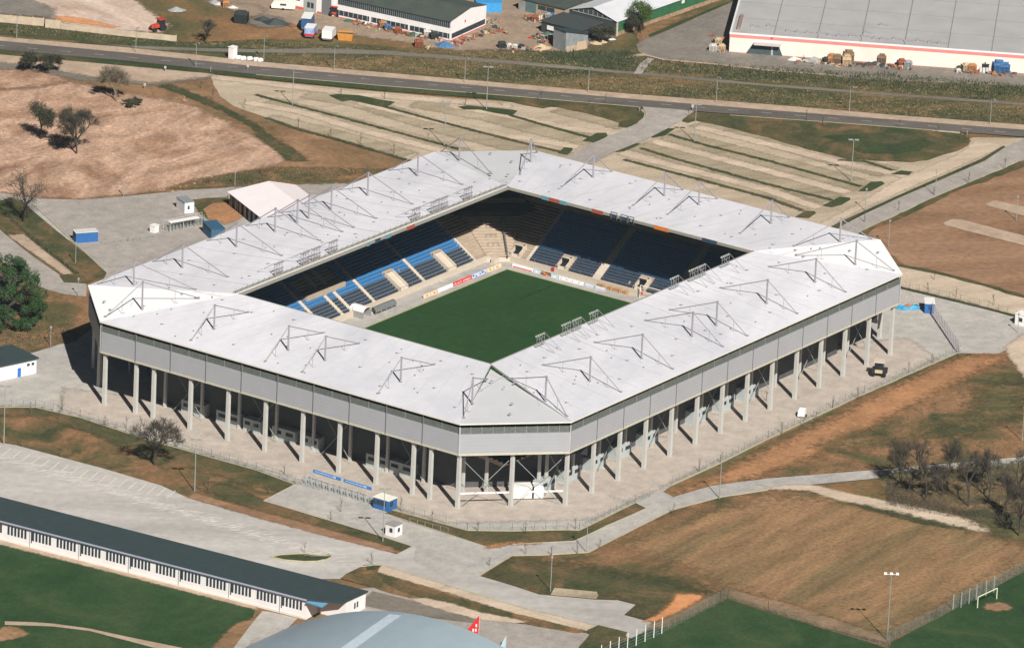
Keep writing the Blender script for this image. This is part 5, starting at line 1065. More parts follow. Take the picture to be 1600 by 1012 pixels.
# ------------------------------------------------------------------ vehicles
def wheel(mb, x, y, r=.45, w_=.25):
    n = 12
    for s in (1,):
        P0 = [(x+r*math.cos(2*math.pi*k/n), y-w_/2, r+r*math.sin(2*math.pi*k/n)) for k in range(n)]; P1 = [(a, y+w_/2, c) for a, b, c in P0]
        mb.face(P0); mb.face(P1[::-1])
        for k in range(n): mb.face([P0[k],P0[(k+1)%n],P1[(k+1)%n],P1[k]])
tyre = flat('tyre', (.02,.02,.02), .9)
def truck(name, label, c, ang, L, W_, h, cargo, top, cab, cat='lorry', group='vehicles parked in the industrial yard', stripe=None):
    t = thing(name, label, cat, c, math.radians(ang), group); mb = MB(); mb.box(-L/2,-W_/2,.9,L/2-1.9,W_/2,h); mb.box(-L/2-.03,-W_/2-.03,h,L/2-1.87,W_/2+.03,h+.1,1); mb.build('cargo_box', [cargo, top], t)
    mb = MB(); x0, x1 = L/2-1.8, L/2; hc = min(h, 2.4)
    mb.hexa([(x0,-W_/2+.05,.5),(x1,-W_/2+.05,.5),(x1,W_/2-.05,.5),(x0,W_/2-.05,.5),(x0,-W_/2+.1,hc),(x1-.45,-W_/2+.15,hc),(x1-.45,W_/2-.15,hc),(x0,W_/2-.1,hc)]); o = mb.build('cab', cab, t)
    mb = MB(); mb.face([(x1-.02,-W_/2+.2,1.35),(x1-.02,W_/2-.2,1.35),(x1-.38,W_/2-.25,2.2),(x1-.38,-W_/2+.25,2.2)]); mb.build('windscreen', m_glass, o)
    mb = MB(); mb.box(-L/2,-W_/2+.2,.5,L/2-.3,W_/2-.2,.9); mb.build('chassis', m_joint, t)
    for x in (-L/2+1, L/2-1.1):
        for y in (-W_/2+.2, W_/2-.2): mb = MB(); wheel(mb, x, y); mb.build('wheel', tyre, t)
    if stripe: mb = MB(); mb.box(-L/2-.04,-W_/2-.05,.9,L/2-1.9,W_/2+.05,1.35); mb.build('side_stripe', stripe, t)
    return t
P_ = lambda x, y: tuple(at(x, y))
dbl = flat('dark_blue_paint', (.04,.1,.24), .4); lbw = flat('blue_white_paint', (.3,.4,.62), .4, var=.35, vs=1.2)
truck('blue_lorry', 'dark blue lorry with white roof, rearmost of the parked vehicles', P_(481,43), 28, 7.4, 2.5, 3.4, dbl, m_white, dbl)
truck('delivery_van', 'blue and white patterned van with red sill beside the dark blue lorry', P_(486,56.5), 25, 5.6, 2.4, 2.9, lbw, m_white, lbw, 'van', stripe=red)
truck('white_lorry', 'white box lorry between the patterned van and the orange skip', P_(514,61), 25, 5.8, 2.6, 2.9, m_white, m_white, m_white)
t = thing('skip_container', 'orange open skip with dark contents right of the white lorry', 'skip', P_(540,62), math.radians(-62), 'vehicles parked in the industrial yard'); mb = MB(); x, y = 2.0, 1.3
for q in ([(-x,-y),(x,-y)],[(x,-y),(x,y)],[(x,y),(-x,y)],[(-x,y),(-x,-y)]):
    (a, b), (c_, d_) = q; mb.face([(a*.85,b*.9,0),(c_*.85,d_*.9,0),(c_,d_,1.9),(a,b,1.9)]); mb.face([(a*.8,b*.85,0.05),(c_*.8,d_*.85,.05),(c_*.95,d_*.95,1.9),(a*.95,b*.95,1.9)]); mb.face([(a,b,1.9),(c_,d_,1.9),(c_*.95,d_*.95,1.9),(a*.95,b*.95,1.9)])
mb.build('body', flat('skip_orange', (.55,.25,.05), .6, var=.15), t); mb = MB(); mb.face([(-1.9,-1.2,1.5),(1.9,-1.2,1.45),(1.9,1.2,1.55),(-1.9,1.2,1.4)]); mb.build('load', flat('dark_load', (.04,.05,.05), .9), t)
t = thing('caravan', 'cream caravan parked in front of the white annex', 'caravan', P_(443,15), math.radians(-60), 'vehicles parked in the industrial yard'); mb = MB()
prof = [(-3,.5),(-3.1,1.4),(-2.5,2.4),(2.5,2.4),(3.1,1.4),(3,.5)]
mb.face([(a,-1.1,b) for a,b in prof]); mb.face([(a,1.1,b) for a,b in prof][::-1])
for k in range(6): a, b = prof[k], prof[(k+1)%6]; mb.face([(a[0],-1.1,a[1]),(b[0],-1.1,b[1]),(b[0],1.1,b[1]),(a[0],1.1,a[1])])
mb.build('body', flat('caravan_cream', (.78,.72,.66), .5), t); mb = MB(); mb.box(-.8,-1.14,1.3,.8,-1.1,1.8); mb.build('window', m_glw, t)
for y in (-1,1): mb = MB(); wheel(mb, 0, y, .35); mb.build('wheel', tyre, t)
def tractor(label, c, ang, col, s=1.0, cat='tractor', name='tractor', canopy=None, group=None):
    t = thing(name, label, cat, c, math.radians(ang), group); t.scale = (s,s,s); mb = MB()
    mb.hexa([(0,-.45,.7),(1.7,-.4,.7),(1.7,.4,.7),(0,.45,.7),(0,-.45,1.5),(1.7,-.35,1.3),(1.7,.35,1.3),(0,.45,1.5)]); mb.box(-1.2,-.55,.7,0,.55,1.3); mb.build('bonnet', col, t)
    mb = MB(); mb.hexa([(-1.3,-.7,1.3),(0,-.7,1.3),(0,.7,1.3),(-1.3,.7,1.3),(-1.2,-.6,2.3),(-.1,-.6,2.3),(-.1,.6,2.3),(-1.2,.6,2.3)]); mb.build('cab', m_glass, t)
    mb = MB(); mb.box(-1.4,-.8,2.3,.1,.8,2.45); mb.build('roof', canopy or col, t)
    for x, r in ((-.7,.75),(1.2,.45)):
        for y in (-.8,.8): mb = MB(); wheel(mb, x, y, r, .35); mb.build('wheel', tyre, t)
    return t
tractor('red machine with yellow arm at the corner of the white hall', P_(524,25), 20, flat('machine_red', (.45,.06,.03), .6, var=.3), 1.15, 'machine', 'loader')
tractor('red vehicle on the pale sand behind the long cream wall', P_(247,48), 160, flat('machine_red', (.45,.06,.03), .6), 1.25, 'machine', 'loader')
tractor('sand coloured work vehicle with dark underside parked by the right facade', P_(1374,586), 25, flat('vehicle_sand', (.5,.42,.26), .6), 1.55, 'work vehicle', 'utility_vehicle', m_concl)
def car(label, c, ang, col, group=None, cat='car', name='parked_car'):
    t = thing(name, label, cat, c, math.radians(ang), group); mb = MB()
    mb.hexa([(-2.1,-.85,.3),(2.1,-.85,.3),(2.1,.85,.3),(-2.1,.85,.3),(-2.1,-.82,.95),(2.05,-.8,.8),(2.05,.8,.8),(-2.1,.82,.95)])
    mb.hexa([(-1.9,-.78,.95),(1.0,-.78,.88),(1.0,.78,.88),(-1.9,.78,.95),(-1.5,-.65,1.45),(.3,-.65,1.45),(.3,.65,1.45),(-1.5,.65,1.45)]); mb.build('body', col, t)
    mb = MB(); mb.face([(1.02,-.7,.92),(1.02,.7,.92),(.34,.6,1.41),(.34,-.6,1.41)]); mb.face([(-1.92,-.7,.98),(-1.92,.7,.98),(-1.53,.6,1.41),(-1.53,-.6,1.41)])
    for s_ in (-1,1): mb.face([(-1.7,s_*.785,1.0),(.85,s_*.785,.95),(.25,s_*.685,1.4),(-1.4,s_*.685,1.4)])
    mb.build('window', m_glass, t)
    for x in (-1.3,1.3):
        for y in (-.8,.8): mb = MB(); wheel(mb, x, y, .32, .2); mb.build('wheel', tyre, t)
    return t
c = at(1253,651); t = thing('white_trailer', 'small white trailer with drawbar on the paving by the right facade', 'trailer', c, math.radians(20)); mb = MB(); mb.hexa([(-1.1,-.8,.4),(1.1,-.8,.4),(1.1,.8,.4),(-1.1,.8,.4),(-.9,-.7,1.7),(.7,-.7,1.9),(.7,.7,1.9),(-.9,.7,1.7)]); mb.build('body', m_white, t)
mb = MB(); mb.tube((1.1,0,.45),(2.2,0,.4),.06,n=4); mb.build('drawbar', m_steel, t)
for y in (-.9,.9): mb = MB(); wheel(mb, 0, y, .35); mb.build('wheel', tyre, t)
# clutter of the yards: heaps of individual crates, barrels, sheets
cl_cols = {'rusty': (.3,.1,.05), 'grey': (.3,.31,.31), 'dark': (.04,.05,.05), 'orange': (.42,.2,.09), 'white': (.6,.57,.54), 'blue': (.06,.16,.33), 'green': (.05,.1,.06), 'brown': (.22,.14,.09), 'red': (.5,.06,.04), 'tan': (.5,.38,.24)}
def heap_item(px, py, kind, col, s, label, ang):
    c = at(px, py); m = flat('clutter_'+col, cl_cols[col], .7, var=.25, vs=2); mb = MB(); r = random.Random(int(px*7+py*13))
    if kind == 'crate':
        s = s*1.0; hf = 1.5 if 'tower' in label or 'stack' in label else (1.35 if 'pallet' in label or 'upright' in label else 1)
        mb.box(-s/2,-s*.4,.1,s/2,s*.4,s*.7*hf); mb.box(-s*.3,-s*.3,s*.7*hf+.08,s*.35,s*.2,s*.7*hf+.08+s*.18)
        if hf > 1: mb.box(-s/2-.08,-s*.46,s*.7,s/2+.08,s*.46,s*.7+.1)
        mb.box(-s/2,-s*.4,.1,s/2,s*.4,s*.69); mb.box(-s/2-.05,-s*.4-.05,s*.7,s/2+.05,s*.4+.05,s*.76)
        for q in (-.4,0,.4): mb.box(q*s-.06,-s*.4,0,q*s+.06,s*.4,.1); mb.box(q*s-.05,-s*.4-.04,.1,q*s+.05,-s*.4,s*.7)
    elif kind == 'barrel':
        for k in range(3): mb.tube((k*s*.6-s*.6, r.uniform(-.3,.3), 0), (k*s*.6-s*.6, r.uniform(-.1,.1), s), s*.28, n=9)
    elif kind == 'pile':
        for k in range(9): a = r.uniform(0,6.28); d = r.uniform(0,s*.6); q = r.uniform(.15,.45)*s; mb.tube((d*math.cos(a)-q*.5, d*math.sin(a), r.uniform(0,s*.3)), (d*math.cos(a)+q*.6, d*math.sin(a)+r.uniform(-.6,.6)*q, r.uniform(.1,s*.55)), q*.25, q*.15, 5)
    elif kind == 'sheet':
        n_ = 9; R_ = [(s*math.cos(6.283*k/n_)*r.uniform(.7,1.2), .6*s*math.sin(6.283*k/n_)*r.uniform(.7,1.2)) for k in range(n_)]
        for k in range(n_): a, b = R_[k], R_[(k+1)%n_]; mb.face([(*a,.05),(*b,.05),(0,0,s*.45)])
    o = mb.build({'crate':'crate','barrel':'barrel_group','pile':'scrap_pile','sheet':'covered_heap'}[kind], m, loc=tuple(c)); o.rotation_euler = (0,0,ang); return tag(o, label, {'crate':'crate','barrel':'barrels','pile':'scrap pile','sheet':'covered heap'}[kind], 'goods and scrap in the industrial yards')
items = [
 (545,34,'sheet','green',1.6,'dark green covered heap next to the red machine'),(560,36,'pile','rusty',1.3,'rusty scrap right of the dark green heap'),(571,38,'sheet','white',1.6,'white tarpaulin heap below the second window pillar'),(582,42,'pile','grey',1.3,'grey scrap right of the white tarpaulin'),
 (598,43,'crate','orange',1.7,'orange crate in front of the lower windows'),(605,47,'crate','blue',1.5,'dark blue crate beside the orange crate'),(613,50,'pile','dark',1.4,'dark scrap right of the blue crate'),(622,52,'crate','rusty',1.6,'rusty crate midway along the white hall'),(631,53,'pile','rusty',1.4,'rusty scrap leaning below the window band'),
 (645,56,'sheet','green',2.1,'dark green mound of the junk row'),(657,58,'sheet','dark',1.8,'blackish mound right of the green one'),(668,57,'crate','white',1.7,'white crate standing upright in the junk row'),(678,61,'crate','dark',1.8,'black crate before the hall corner'),(690,62,'pile','red',1.1,'reddish scrap by the hall corner'),
 (696,72,'sheet','blue',2.6,'crumpled blue tarpaulin at the hall corner'),(654,73,'crate','rusty',1.9,'long rusty box on the grass edge'),(671,76,'pile','tan',1.4,'tan rubble left of the blue tarpaulin'),
 (716,67,'pile','rusty',1.4,'rusty scrap right of the hall corner'),(724,63,'pile','red',1.5,'red brown scrap below the gable'),(733,59,'pile','tan',1.5,'tan scrap heap beside the gable'),(741,57,'pile','brown',1.7,'brown scrap heap below the gable window'),(750,55,'sheet','brown',1.7,'brown mound next to the gable edge'),(758,50,'pile','green',1.6,'greenish scrap at the end of the gable'),(770,53,'pile','rusty',1.4,'rusty scrap out in the yard'),(783,37,'pile','orange',1.2,'orange scrap in the far yard'),(775,44,'sheet','dark',1.6,'dark heap in the far yard'),
 (784,75,'crate','dark',1.7,'dark box at the yard edge with a white thing on it'),(795,75,'crate','white',1.2,'small white box at the yard edge'),(804,77,'crate','white',1.3,'white box on the grass edge left of the tan heap'),(815,76,'crate','dark',1.1,'small dark box near the tan heap'),(845,76,'sheet','tan',2.6,'flat tan sand heap near the corrugated shed'),(835,77,'sheet','orange',1.6,'orange edge of the sand heap'),
 (828,28,'sheet','rusty',1.9,'rust red heap under the brick shed windows'),(836,33,'crate','rusty',1.6,'rust red box behind a white drum'),(842,31,'barrel','white',1.0,'white drums in the upper yard'),(856,29,'crate','grey',1.5,'grey box beside blue bags'),(862,29,'crate','blue',1.4,'light blue bags in the upper yard'),(873,32,'crate','tan',1.7,'tall tan crate against the brick front'),(860,20,'crate','red',1.0,'small red box by the brick front'),
 (830,60,'pile','red',1.3,'dark red scrap left of the junk heap'),(847,62,'sheet','dark',1.8,'dark mound of the junk heap by the shed'),(856,54,'sheet','green',1.7,'green sheeted mound of the junk heap'),(860,65,'crate','grey',1.8,'pale grey box in the middle of the junk heap'),(869,59,'pile','tan',1.6,'tan planks of the junk heap'),(872,68,'crate','dark',1.9,'black box between planks and shed'),(880,45,'sheet','red',1.4,'bright red heap behind the shed'),(871,48,'pile','brown',1.5,'brown scrap behind the shed'),(845,68,'pile','dark',1.4,'dark scrap along the front of the junk heap'),
 (932,69,'sheet','tan',1.6,'pale stone heap right of the shed'),(941,67,'sheet','tan',1.3,'second pale stone heap right of the shed'),(952,62,'sheet','white',1.5,'whitish stone heap below the green wall'),
 (1115,80,'crate','white',1.9,'pale green white crate left of the warehouse'),(1126,80,'crate','tan',1.9,'tan crate touching the warehouse corner'),(1121,69,'crate','tan',1.7,'tan crate behind the pale green one'),(1113,57,'pile','rusty',1.3,'rusty pallets standing apart left of the warehouse'),(1129,68,'crate','orange',1.6,'orange crate by the warehouse corner'),
 (1240,94,'sheet','white',1.9,'white wrapped pallet near the loading dock'),(1240,87,'crate','orange',1.5,'orange box atop the white wrapped pallet'),(1257,96,'sheet','white',1.2,'small white heap right of the wrapped pallet'),(1272,96,'sheet','grey',2.6,'grey mound against the cream wall'),(1291,99,'crate','dark',1.6,'dark crate with rusty top against the cream wall'),(1299,99,'crate','orange',1.8,'orange and dark pallet stack against the wall'),(1308,100,'crate','brown',1.8,'brown pallet stack against the wall'),
 (1322,102,'crate','tan',2.0,'tall tan pallet tower'),(1325,96,'crate','brown',2.2,'tall brown pallet tower behind the tan one'),(1335,101,'sheet','dark',1.6,'dark heap right of the pallet towers'),(1345,102,'pile','dark',1.3,'low dark scrap right of the pallet towers'),(1357,102,'sheet','dark',1.9,'black wrapped stack along the wall'),(1367,101,'sheet','dark',1.9,'second black wrapped stack along the wall'),(1378,99,'crate','brown',1.9,'upright brown crate after the black stacks'),(1392,103,'sheet','dark',1.1,'small black bag by the wall'),
 (1408,105,'crate','rusty',1.7,'rust red crate on a grey pallet'),(1418,106,'crate','grey',1.9,'grey crate beside the rust red one'),(1380,106,'pile','grey',1.2,'low grey scrap in front of the black stacks'),
 (1499,111,'crate','dark',1.3,'dark box left of the orange topped crates'),(1509,110,'crate','tan',1.9,'tan crate with orange top'),(1519,111,'crate','orange',1.9,'orange topped crate beside the tan one'),(1537,114,'barrel','white',1.2,'white drums left of the black boxes'),(1541,110,'crate','dark',2.3,'large black box at the right end'),(1559,113,'crate','blue',2.6,'blue wrapped pallet at the right end'),(1570,114,'crate','blue',2.2,'second blue wrapped pallet at the right end'),(1584,112,'crate','grey',1.6,'grey box right of the blue pallets'),(1497,114,'crate','white',1.1,'low white box left of the orange topped crates'),(1553,119,'crate','orange',.9,'small orange box before the blue pallet'),
 (335,5,'sheet','grey',1.8,'silvery sheeted stack at the top edge'),(345,8,'sheet','white',1.6,'white sheeted stack at the top edge'),(352,11,'crate','orange',1.5,'orange box between the white stacks'),(364,13,'sheet','white',1.4,'white sheet right of the orange box'),(377,35,'crate','dark',3.0,'black hut like box in the weedy lot'),(275,17,'sheet','grey',2.2,'pale glass sheets lying in the weeds'),(458,42,'pile','rusty',1.4,'rusty parts left of the blue lorry'),(430,38,'sheet','dark',3.4,'broad dark coal heap left of the lorries'),(412,33,'sheet','dark',2.6,'dark heap at the left end of the lorry yard'),(462,46,'pile','orange',1.0,'orange scrap left of the blue lorry')]
for i, (x, y, k, col, s_, lb) in enumerate(items): heap_item(x, y, k, col, s_*1.12, lb, -.9+.25*math.sin(i*1.7))

rg = random.Random(77)     # small bits of scrap scattered over the yards: nobody could count them
for nm, seg, cols in (('scrap along the foot of the green roofed hall', [((548,36),(700,66),200),((706,72),(765,50),150)], (0,1,2)), ('scrap strewn over the upper yard beside the sheds', [((820,30),(878,36),110),((835,58),(882,74),160),((778,76),(850,78),60),((760,30),(790,55),60)], (0,1,3)), ('odds and ends along the foot of the warehouse wall', [((1240,95),(1330,103),130),((1330,103),(1425,107),100),((1495,113),(1590,117),70),((1105,78),(1132,82),50)], (2,1,0))):
    mbs = MB()
    for a, b, n_ in seg:
        for k in range(n_):
            t_ = rg.random(); c = at(a[0]+(b[0]-a[0])*t_+rg.gauss(0,1.5), a[1]+(b[1]-a[1])*t_+rg.gauss(0,2.2)); q = rg.uniform(.15,.6); an = rg.uniform(0,3); m_ = rg.choice((0,0,1,1,2,3,4))
            if rg.random() < .5: mbs.obox(c, (math.cos(an),math.sin(an)), q*2, q, .05, q*rg.uniform(.5,1.6), m_)
            else: mbs.tube((c.x,c.y,.1), (c.x+q*math.cos(an)*1.8,c.y+q*math.sin(an)*1.8,q*rg.uniform(.2,2)), q*.25, q*.12, 5, m_)
    tag(mbs.build('scrap', [flat('clutter_'+c_, cl_cols[c_], .8, var=.25, vs=2) for c_ in ('rusty','dark','grey','brown','tan')]), nm, 'scrap', kind='stuff')
# ------------------------------------------------------------------ lamps, posts, fences
m_gal = flat('galvanised_pole', (.38,.41,.40), .5, .2)
def lamp(bx, by, h, kind, label, lean=0):
    c = at(bx, by); t = thing('lamp_post' if kind != 'pitch' else 'floodlight_mast', label, 'lamp post' if kind != 'pitch' else 'floodlight mast', c, 0, {'road':'slim lamps along the main road','twin':'twin-headed car park lamps','small':'small single lamps'}.get(kind))
    mb = MB(); mb.tube((0,0,0), (lean,0,h), .13 if h > 8 else .09, .07, 6); mb.build('pole', flat('lamp_pole', (.27,.3,.28), .5), t)
    d = Vector((RR.x, RR.y, 0)).normalized(); mb = MB()
    if kind == 'twin':
        for s in (-1, 1): q = d*(s*.75); mb.obox((q.x+lean,q.y), d, 1.0, .5, h-.05, h+.2); mb.tube((lean,0,h),(q.x*.6+lean,q.y*.6,h+.05),.05,n=4)
    elif kind == 'road': mb.tube((0,0,h),(-.5,-.9,h+.25),.05,n=4); mb.obox((-.7,-1.2), (.5,.9), .9, .3, h+.2, h+.36)
    elif kind == 'small': mb.tube((0,0,h-.2),(0,0,h+.25),.28,.18,8)
    else:
        for s in (-1.2, 0, 1.2): q = d*s; mb.obox((q.x,q.y), d, .6, .45, h-.05, h+.35)
        mb.tube((-d*1.3+Vector((0,0,h)))[:], (d*1.3+Vector((0,0,h)))[:], .06, n=4)
    mb.build('lamp_head', m_white if kind == 'pitch' else flat('lamp_pole', (.27,.3,.28), .5), t); return t
road = [(26,62,'first from the left edge'),(212,83,'behind the wide gravel verge, beyond the barren tree'),(306,106,'where the car park begins, on the near side'),(412,95,'just right of the white blocks'),(522,111,'in line with the parked lorries'),(726,130,'in line with the hall gable'),(919,145,'left of the side road mouth'),(1119,161,'right of the side road mouth, far side'),(1327,175,'in line with the pallet towers'),(1547,195,'nearest the right edge of the road')]
for x, y, l in road: lamp(x, y, 6.6, 'road', 'slim grey road lamp, '+l)
for x, y, h, k, l in [(457,165,9.6,'twin','twin-headed lamp at the left end of the gravel car park'),(760,172,11,'twin','twin-headed lamp in the rearmost divider of the car park'),(694,228,11,'twin','twin-headed lamp just behind the back corner roof'),(1085,222,9.5,'twin','twin-headed lamp right of the car park drive'),(1330,284,10.5,'twin','twin-headed lamp on the right car park dividers'),
    (1388,386,6.5,'small','short lamp in the brown field beside the right roof corner'),(1461,307,6.5,'small','short lamp on the near side of the right drive'),(1352,330,5.5,'small','short lamp on the verge of the right drive'),(598,846,11.5,'twin','twin-headed lamp beside the white gatekeeper hut'),(860,924,7.6,'small','pale lamp at the edge of the lower meadow'),(916,863,7.6,'small','greenish lamp at the bend of the footpath'),
    (304,768,11.5,'twin','twin-headed lamp between bare tree and car park'),(6,694,13,'twin','tall lamp at the left edge by the car park'),(1124,779,8.5,'small','lamp on the footpath below the right facade'),(193,307,3.4,'small','short lamp on the far tarmac edge'),(367,291,3.6,'small','short lamp left of the marquee'),(79,541,4.5,'small','small lamp beside the small white building'),(122,463,4.2,'small','small lamp where the left path meets the stadium'),
    (118,412,5,'small','faint lamp on the left grass verge'),(1590,520,4.5,'small','lamp at the right edge of the paving'),(1597,690,8,'small','lamp at the right edge behind the bare trees'),(1600-12,345,6,'small','thin lamp in the brown field at the right edge')]: lamp(x, y, h, k, l)
lamp(1386,1001,14.4,'pitch','tall floodlight mast with white heads between the two training pitches')
def fence(px, h, label, step=2.5, wires=3, bars=0, mat=None, post_r=.04, name='wire_fence', world=False, infill=None):
    P = [Vector((*q, 0)) if world else at(*q) for q in px]; o0 = P[0]; t = thing(name, label, 'fence', o0); mp = MB(); mr = MB()
    for a, b in zip(P, P[1:]):
        a = a-o0; b = b-o0; k = max(1, round((b-a).length/step))
        for i in range(k+1): q = a.lerp(b, i/k); mp.tube((q.x,q.y,0),(q.x,q.y,h), post_r, n=4)
        for w_ in range(wires): z = .15+(h-.2)*w_/max(1, wires-1); mr.tube((a.x,a.y,z),(b.x,b.y,z),.018,n=3,cap=False)
        if bars:
            kk = int((b-a).length/bars)
            for i in range(kk): q = a.lerp(b, (i+.5)/kk); mr.tube((q.x,q.y,.1),(q.x,q.y,h-.05),.016,n=3,cap=False)
    mp.build('posts', mat or m_gal, t); mr.build('mesh', mat or m_gal, t); return t
m_gf2 = flat('pale_green_wire', (.17,.22,.19), .6)
m_gf = flat('green_fence_wire', (.1,.17,.13), .6)
fence([(-20,637),(55,637),(125,653),(225,686),(330,715),(400,735),(462,757)], 1.9, 'thin wire fence along the paving edge behind the bare tree', bars=.7, mat=m_gf2)
fence([(613,797),(730,829),(800,830),(887,828),(905,829),(992,786),(1015,775)], 1.9, 'wire fence round the front corner paving', bars=.7, mat=m_gf2)
fence([(1050,757),(1125,723),(1200,685),(1350,615),(1497,551)], 1.9, 'long wire fence along the paving below the right facade', bars=.7, mat=m_gf2)
fence([(955,777),(990,789)], 1.5, 'short barrier across the paving near the front corner gate', 1.2, 2)
fence([(1456,491),(1470,512),(1497,552)], 2.8, 'tall dark barred fence right of the stadium', 1.6, 4, .28, m_steel)
fence([(1407,449),(1450,459),(1500,470.5),(1560,486),(1588,494)], 1.6, 'wire fence between the paving and the gravel track', bars=.8, mat=m_gf)
fence([(462,756),(500,766)], 1.9, 'short fence left of the blue signed turnstiles', 1.5, 3, .4)
fence([(640,817),(700,832)], 1.2, 'low rail below the blue kiosk', 2, 2)
fence([(160,383),(200,378),(240,372)], 1.2, 'low barrier between blue container and far turnstiles', 1.6, 2, .4)
fence([(0,325),(60,385),(133,438)], 1.2, 'old wire fence along the left ditch', 3, 2, 0, m_gf)
fence([(1010,994),(1034,989),(1125,941),(1137,936),(1200,956),(1390,1012)], 2.5, 'green mesh fence round the left training pitch', 2.4, 5, .3, m_gf2)
fence([(1388,1003),(1462,967),(1600,893),(1700,845)], 2.5, 'green mesh fence round the right training pitch', 2.4, 5, .3, m_gf2)
pp = Z(2,3,[(935,925),(885,950),(830,975),(775,1000),(720,1026),(665,1050),(610,1076),(555,1100)])
t = thing('ball_catch_fence', 'tall ball catch fence with eight white posts at the bottom edge', 'fence', at(*pp[0])); o0 = at(*pp[0])
for q in pp: mb = MB(); c = at(*q)-o0; mb.tube((c.x,c.y,0),(c.x,c.y,3.7),.1,.1,6); mb.build('post', m_white, t)
mb = MB(); c1 = at(*pp[-1])-o0
for z in (.4,1.0,1.6,2.2,2.8): mb.tube((0,0,z),(c1.x,c1.y,z),.02,n=3)
mb.build('net', m_gal, t)
pp = Z(3,3,[(1155,775),(1205,762),(1255,738),(1300,715),(1360,690),(1410,665)]); t = thing('ball_catch_fence', 'tall greenish ball catch fence behind the small goal', 'fence', at(*pp[0])); o0 = at(*pp[0])
for q in pp: mb = MB(); c = at(*q)-o0; mb.tube((c.x,c.y,0),(c.x,c.y,3.6),.1,.1,6); mb.build('post', m_gal, t)
mb = MB(); c1 = at(*pp[-1])-o0
for z in (.5,1.2,1.9,2.6,3.3): mb.tube((0,0,z),(c1.x,c1.y,z),.02,n=3)
for k in range(60): c = c1*(k/60); mb.tube((c.x,c.y,.1),(c.x,c.y,3.4),.015,n=3,cap=False)
mb.build('net', m_gf, t)
g0, g1 = at(1527,950), at(1557,936); t = thing('football_goal', 'pale yellow football goal on the right training pitch', 'goal', g0); d = g1-g0; n = Vector((-d.y,d.x,0)).normalized(); n = n if n.x > 0 else -n
for c in (Vector((0,0,0)), d): mb = MB(); mb.tube((c.x,c.y,0),(c.x,c.y,2.5),.11,n=6); mb.build('post', flat('goal_paint', (.68,.72,.5), .5), t)
mb = MB(); mb.tube((0,0,2.5),(d.x,d.y,2.5),.11,n=6); mb.build('crossbar', flat('goal_paint', (.68,.72,.5), .5), t)
for i, (q, l) in enumerate([((998,1000),'left'),((1025,994),'right')]): pass
# small signs and bollards
for i, (x, y, l) in enumerate([(1281,112,'') ]): pass
sg = flat('sign_white', (.6,.5,.48), .5)
for x, y, l in ((258,112,'white marker post in the gravel left of the car park'),(226,139,'white marker post beside the pale bush bank'),(387,110,'white and red road sign near the car park entrance'),(1082,173,'small pink white sign at the side road mouth'),(999,175,'dark bollard at the left corner of the side road'),(1511,212,'dark bollard at the right drive mouth'),(329,113,'dark bollard at the left car park entrance')):
    t = thing('sign_post', l, 'sign post' if 'bollard' not in l else 'bollard', at(x, y)); mb = MB(); mb.tube((0,0,0),(0,0,1.3),.09,n=6); mb.build('post', m_steel, t); mb = MB(); mb.obox((0,0),(RR.x,RR.y),.5,.08,.8,1.4); mb.build('plate', m_joint if 'dark' in l else sg, t)
# ------------------------------------------------------------------ trees and shrubs
m_bark = flat('bark', (.06,.052,.042), .95, var=.3, vs=2); m_barkl = flat('pale_bark', (.17,.145,.10), .95, var=.3, vs=2); m_twig = flat('twigs', (.065,.055,.038), .95, var=.3, vs=1)
def leafmat(name, c):
    return flat(name, c, .8, var=.35, vs=.5)
m_lg = leafmat('dark_leaves', (.034,.08,.024)); m_lo = leafmat('olive_leaves', (.05,.052,.028)); m_lb = leafmat('grey_green_leaves', (.06,.055,.036)); m_ls = leafmat('spring_leaves', (.075,.12,.03)); m_br = leafmat('brown_buds', (.12,.09,.06))
def branch(mb, tips, p, d, L, r, lv, rg, spread=.55, up=.25, n=3):
    q = p+d*L; mb.tube(p, q, r, r*.66, 5 if r > .06 else 3, cap=False); tips.append((q, lv))
    if lv == 0: return
    for k in range(n+(rg.random() < .4)):
        a = d.orthogonal().normalized(); a.rotate(Matrix.Rotation(rg.uniform(0, 6.283), 3, d)); nd = (d+a*rg.uniform(spread*.5, spread*1.25)+Vector((0,0,up))).normalized()
        branch(mb, tips, p+d*L*rg.uniform(.55, 1), nd, L*rg.uniform(.62,.85), max(.016, r*rg.uniform(.5,.66)), lv-1, rg, spread, up*.8, n)
def tree_mesh(h, rg, lv=5, spread=.6, trunk=.22, tf=.22, up=.2, stems=1, rad=.75):
    mb = MB(); tips = []
    for s in range(stems):
        a = rg.uniform(0,6.28); d = Vector((math.cos(a)*.3*(stems > 1)+rg.uniform(-.06,.06), math.sin(a)*.3*(stems > 1)+rg.uniform(-.06,.06), 1)).normalized()
        branch(mb, tips, Vector((0,0,0)), d, h*tf, trunk/(stems**.5), lv, rg, spread, up)
    return mb, tips
def fit_mesh(vs, tips, h, wr):
    mz = max(v[2] for v in vs); mx = sorted(abs(v[0]) for v in vs)[int(len(vs)*.98)]; my = sorted(abs(v[1]) for v in vs)[int(len(vs)*.98)]
    sz = h/mz; sx = wr/max(mx, my, .1)
    def f(v): k = min(1, v[2]/mz*3); s_ = 1+(sx-1)*k; return (v[0]*s_, v[1]*s_, v[2]*sz)
    return [f(v) for v in vs], [Vector(f(t)) for t, l in tips if l <= 1]
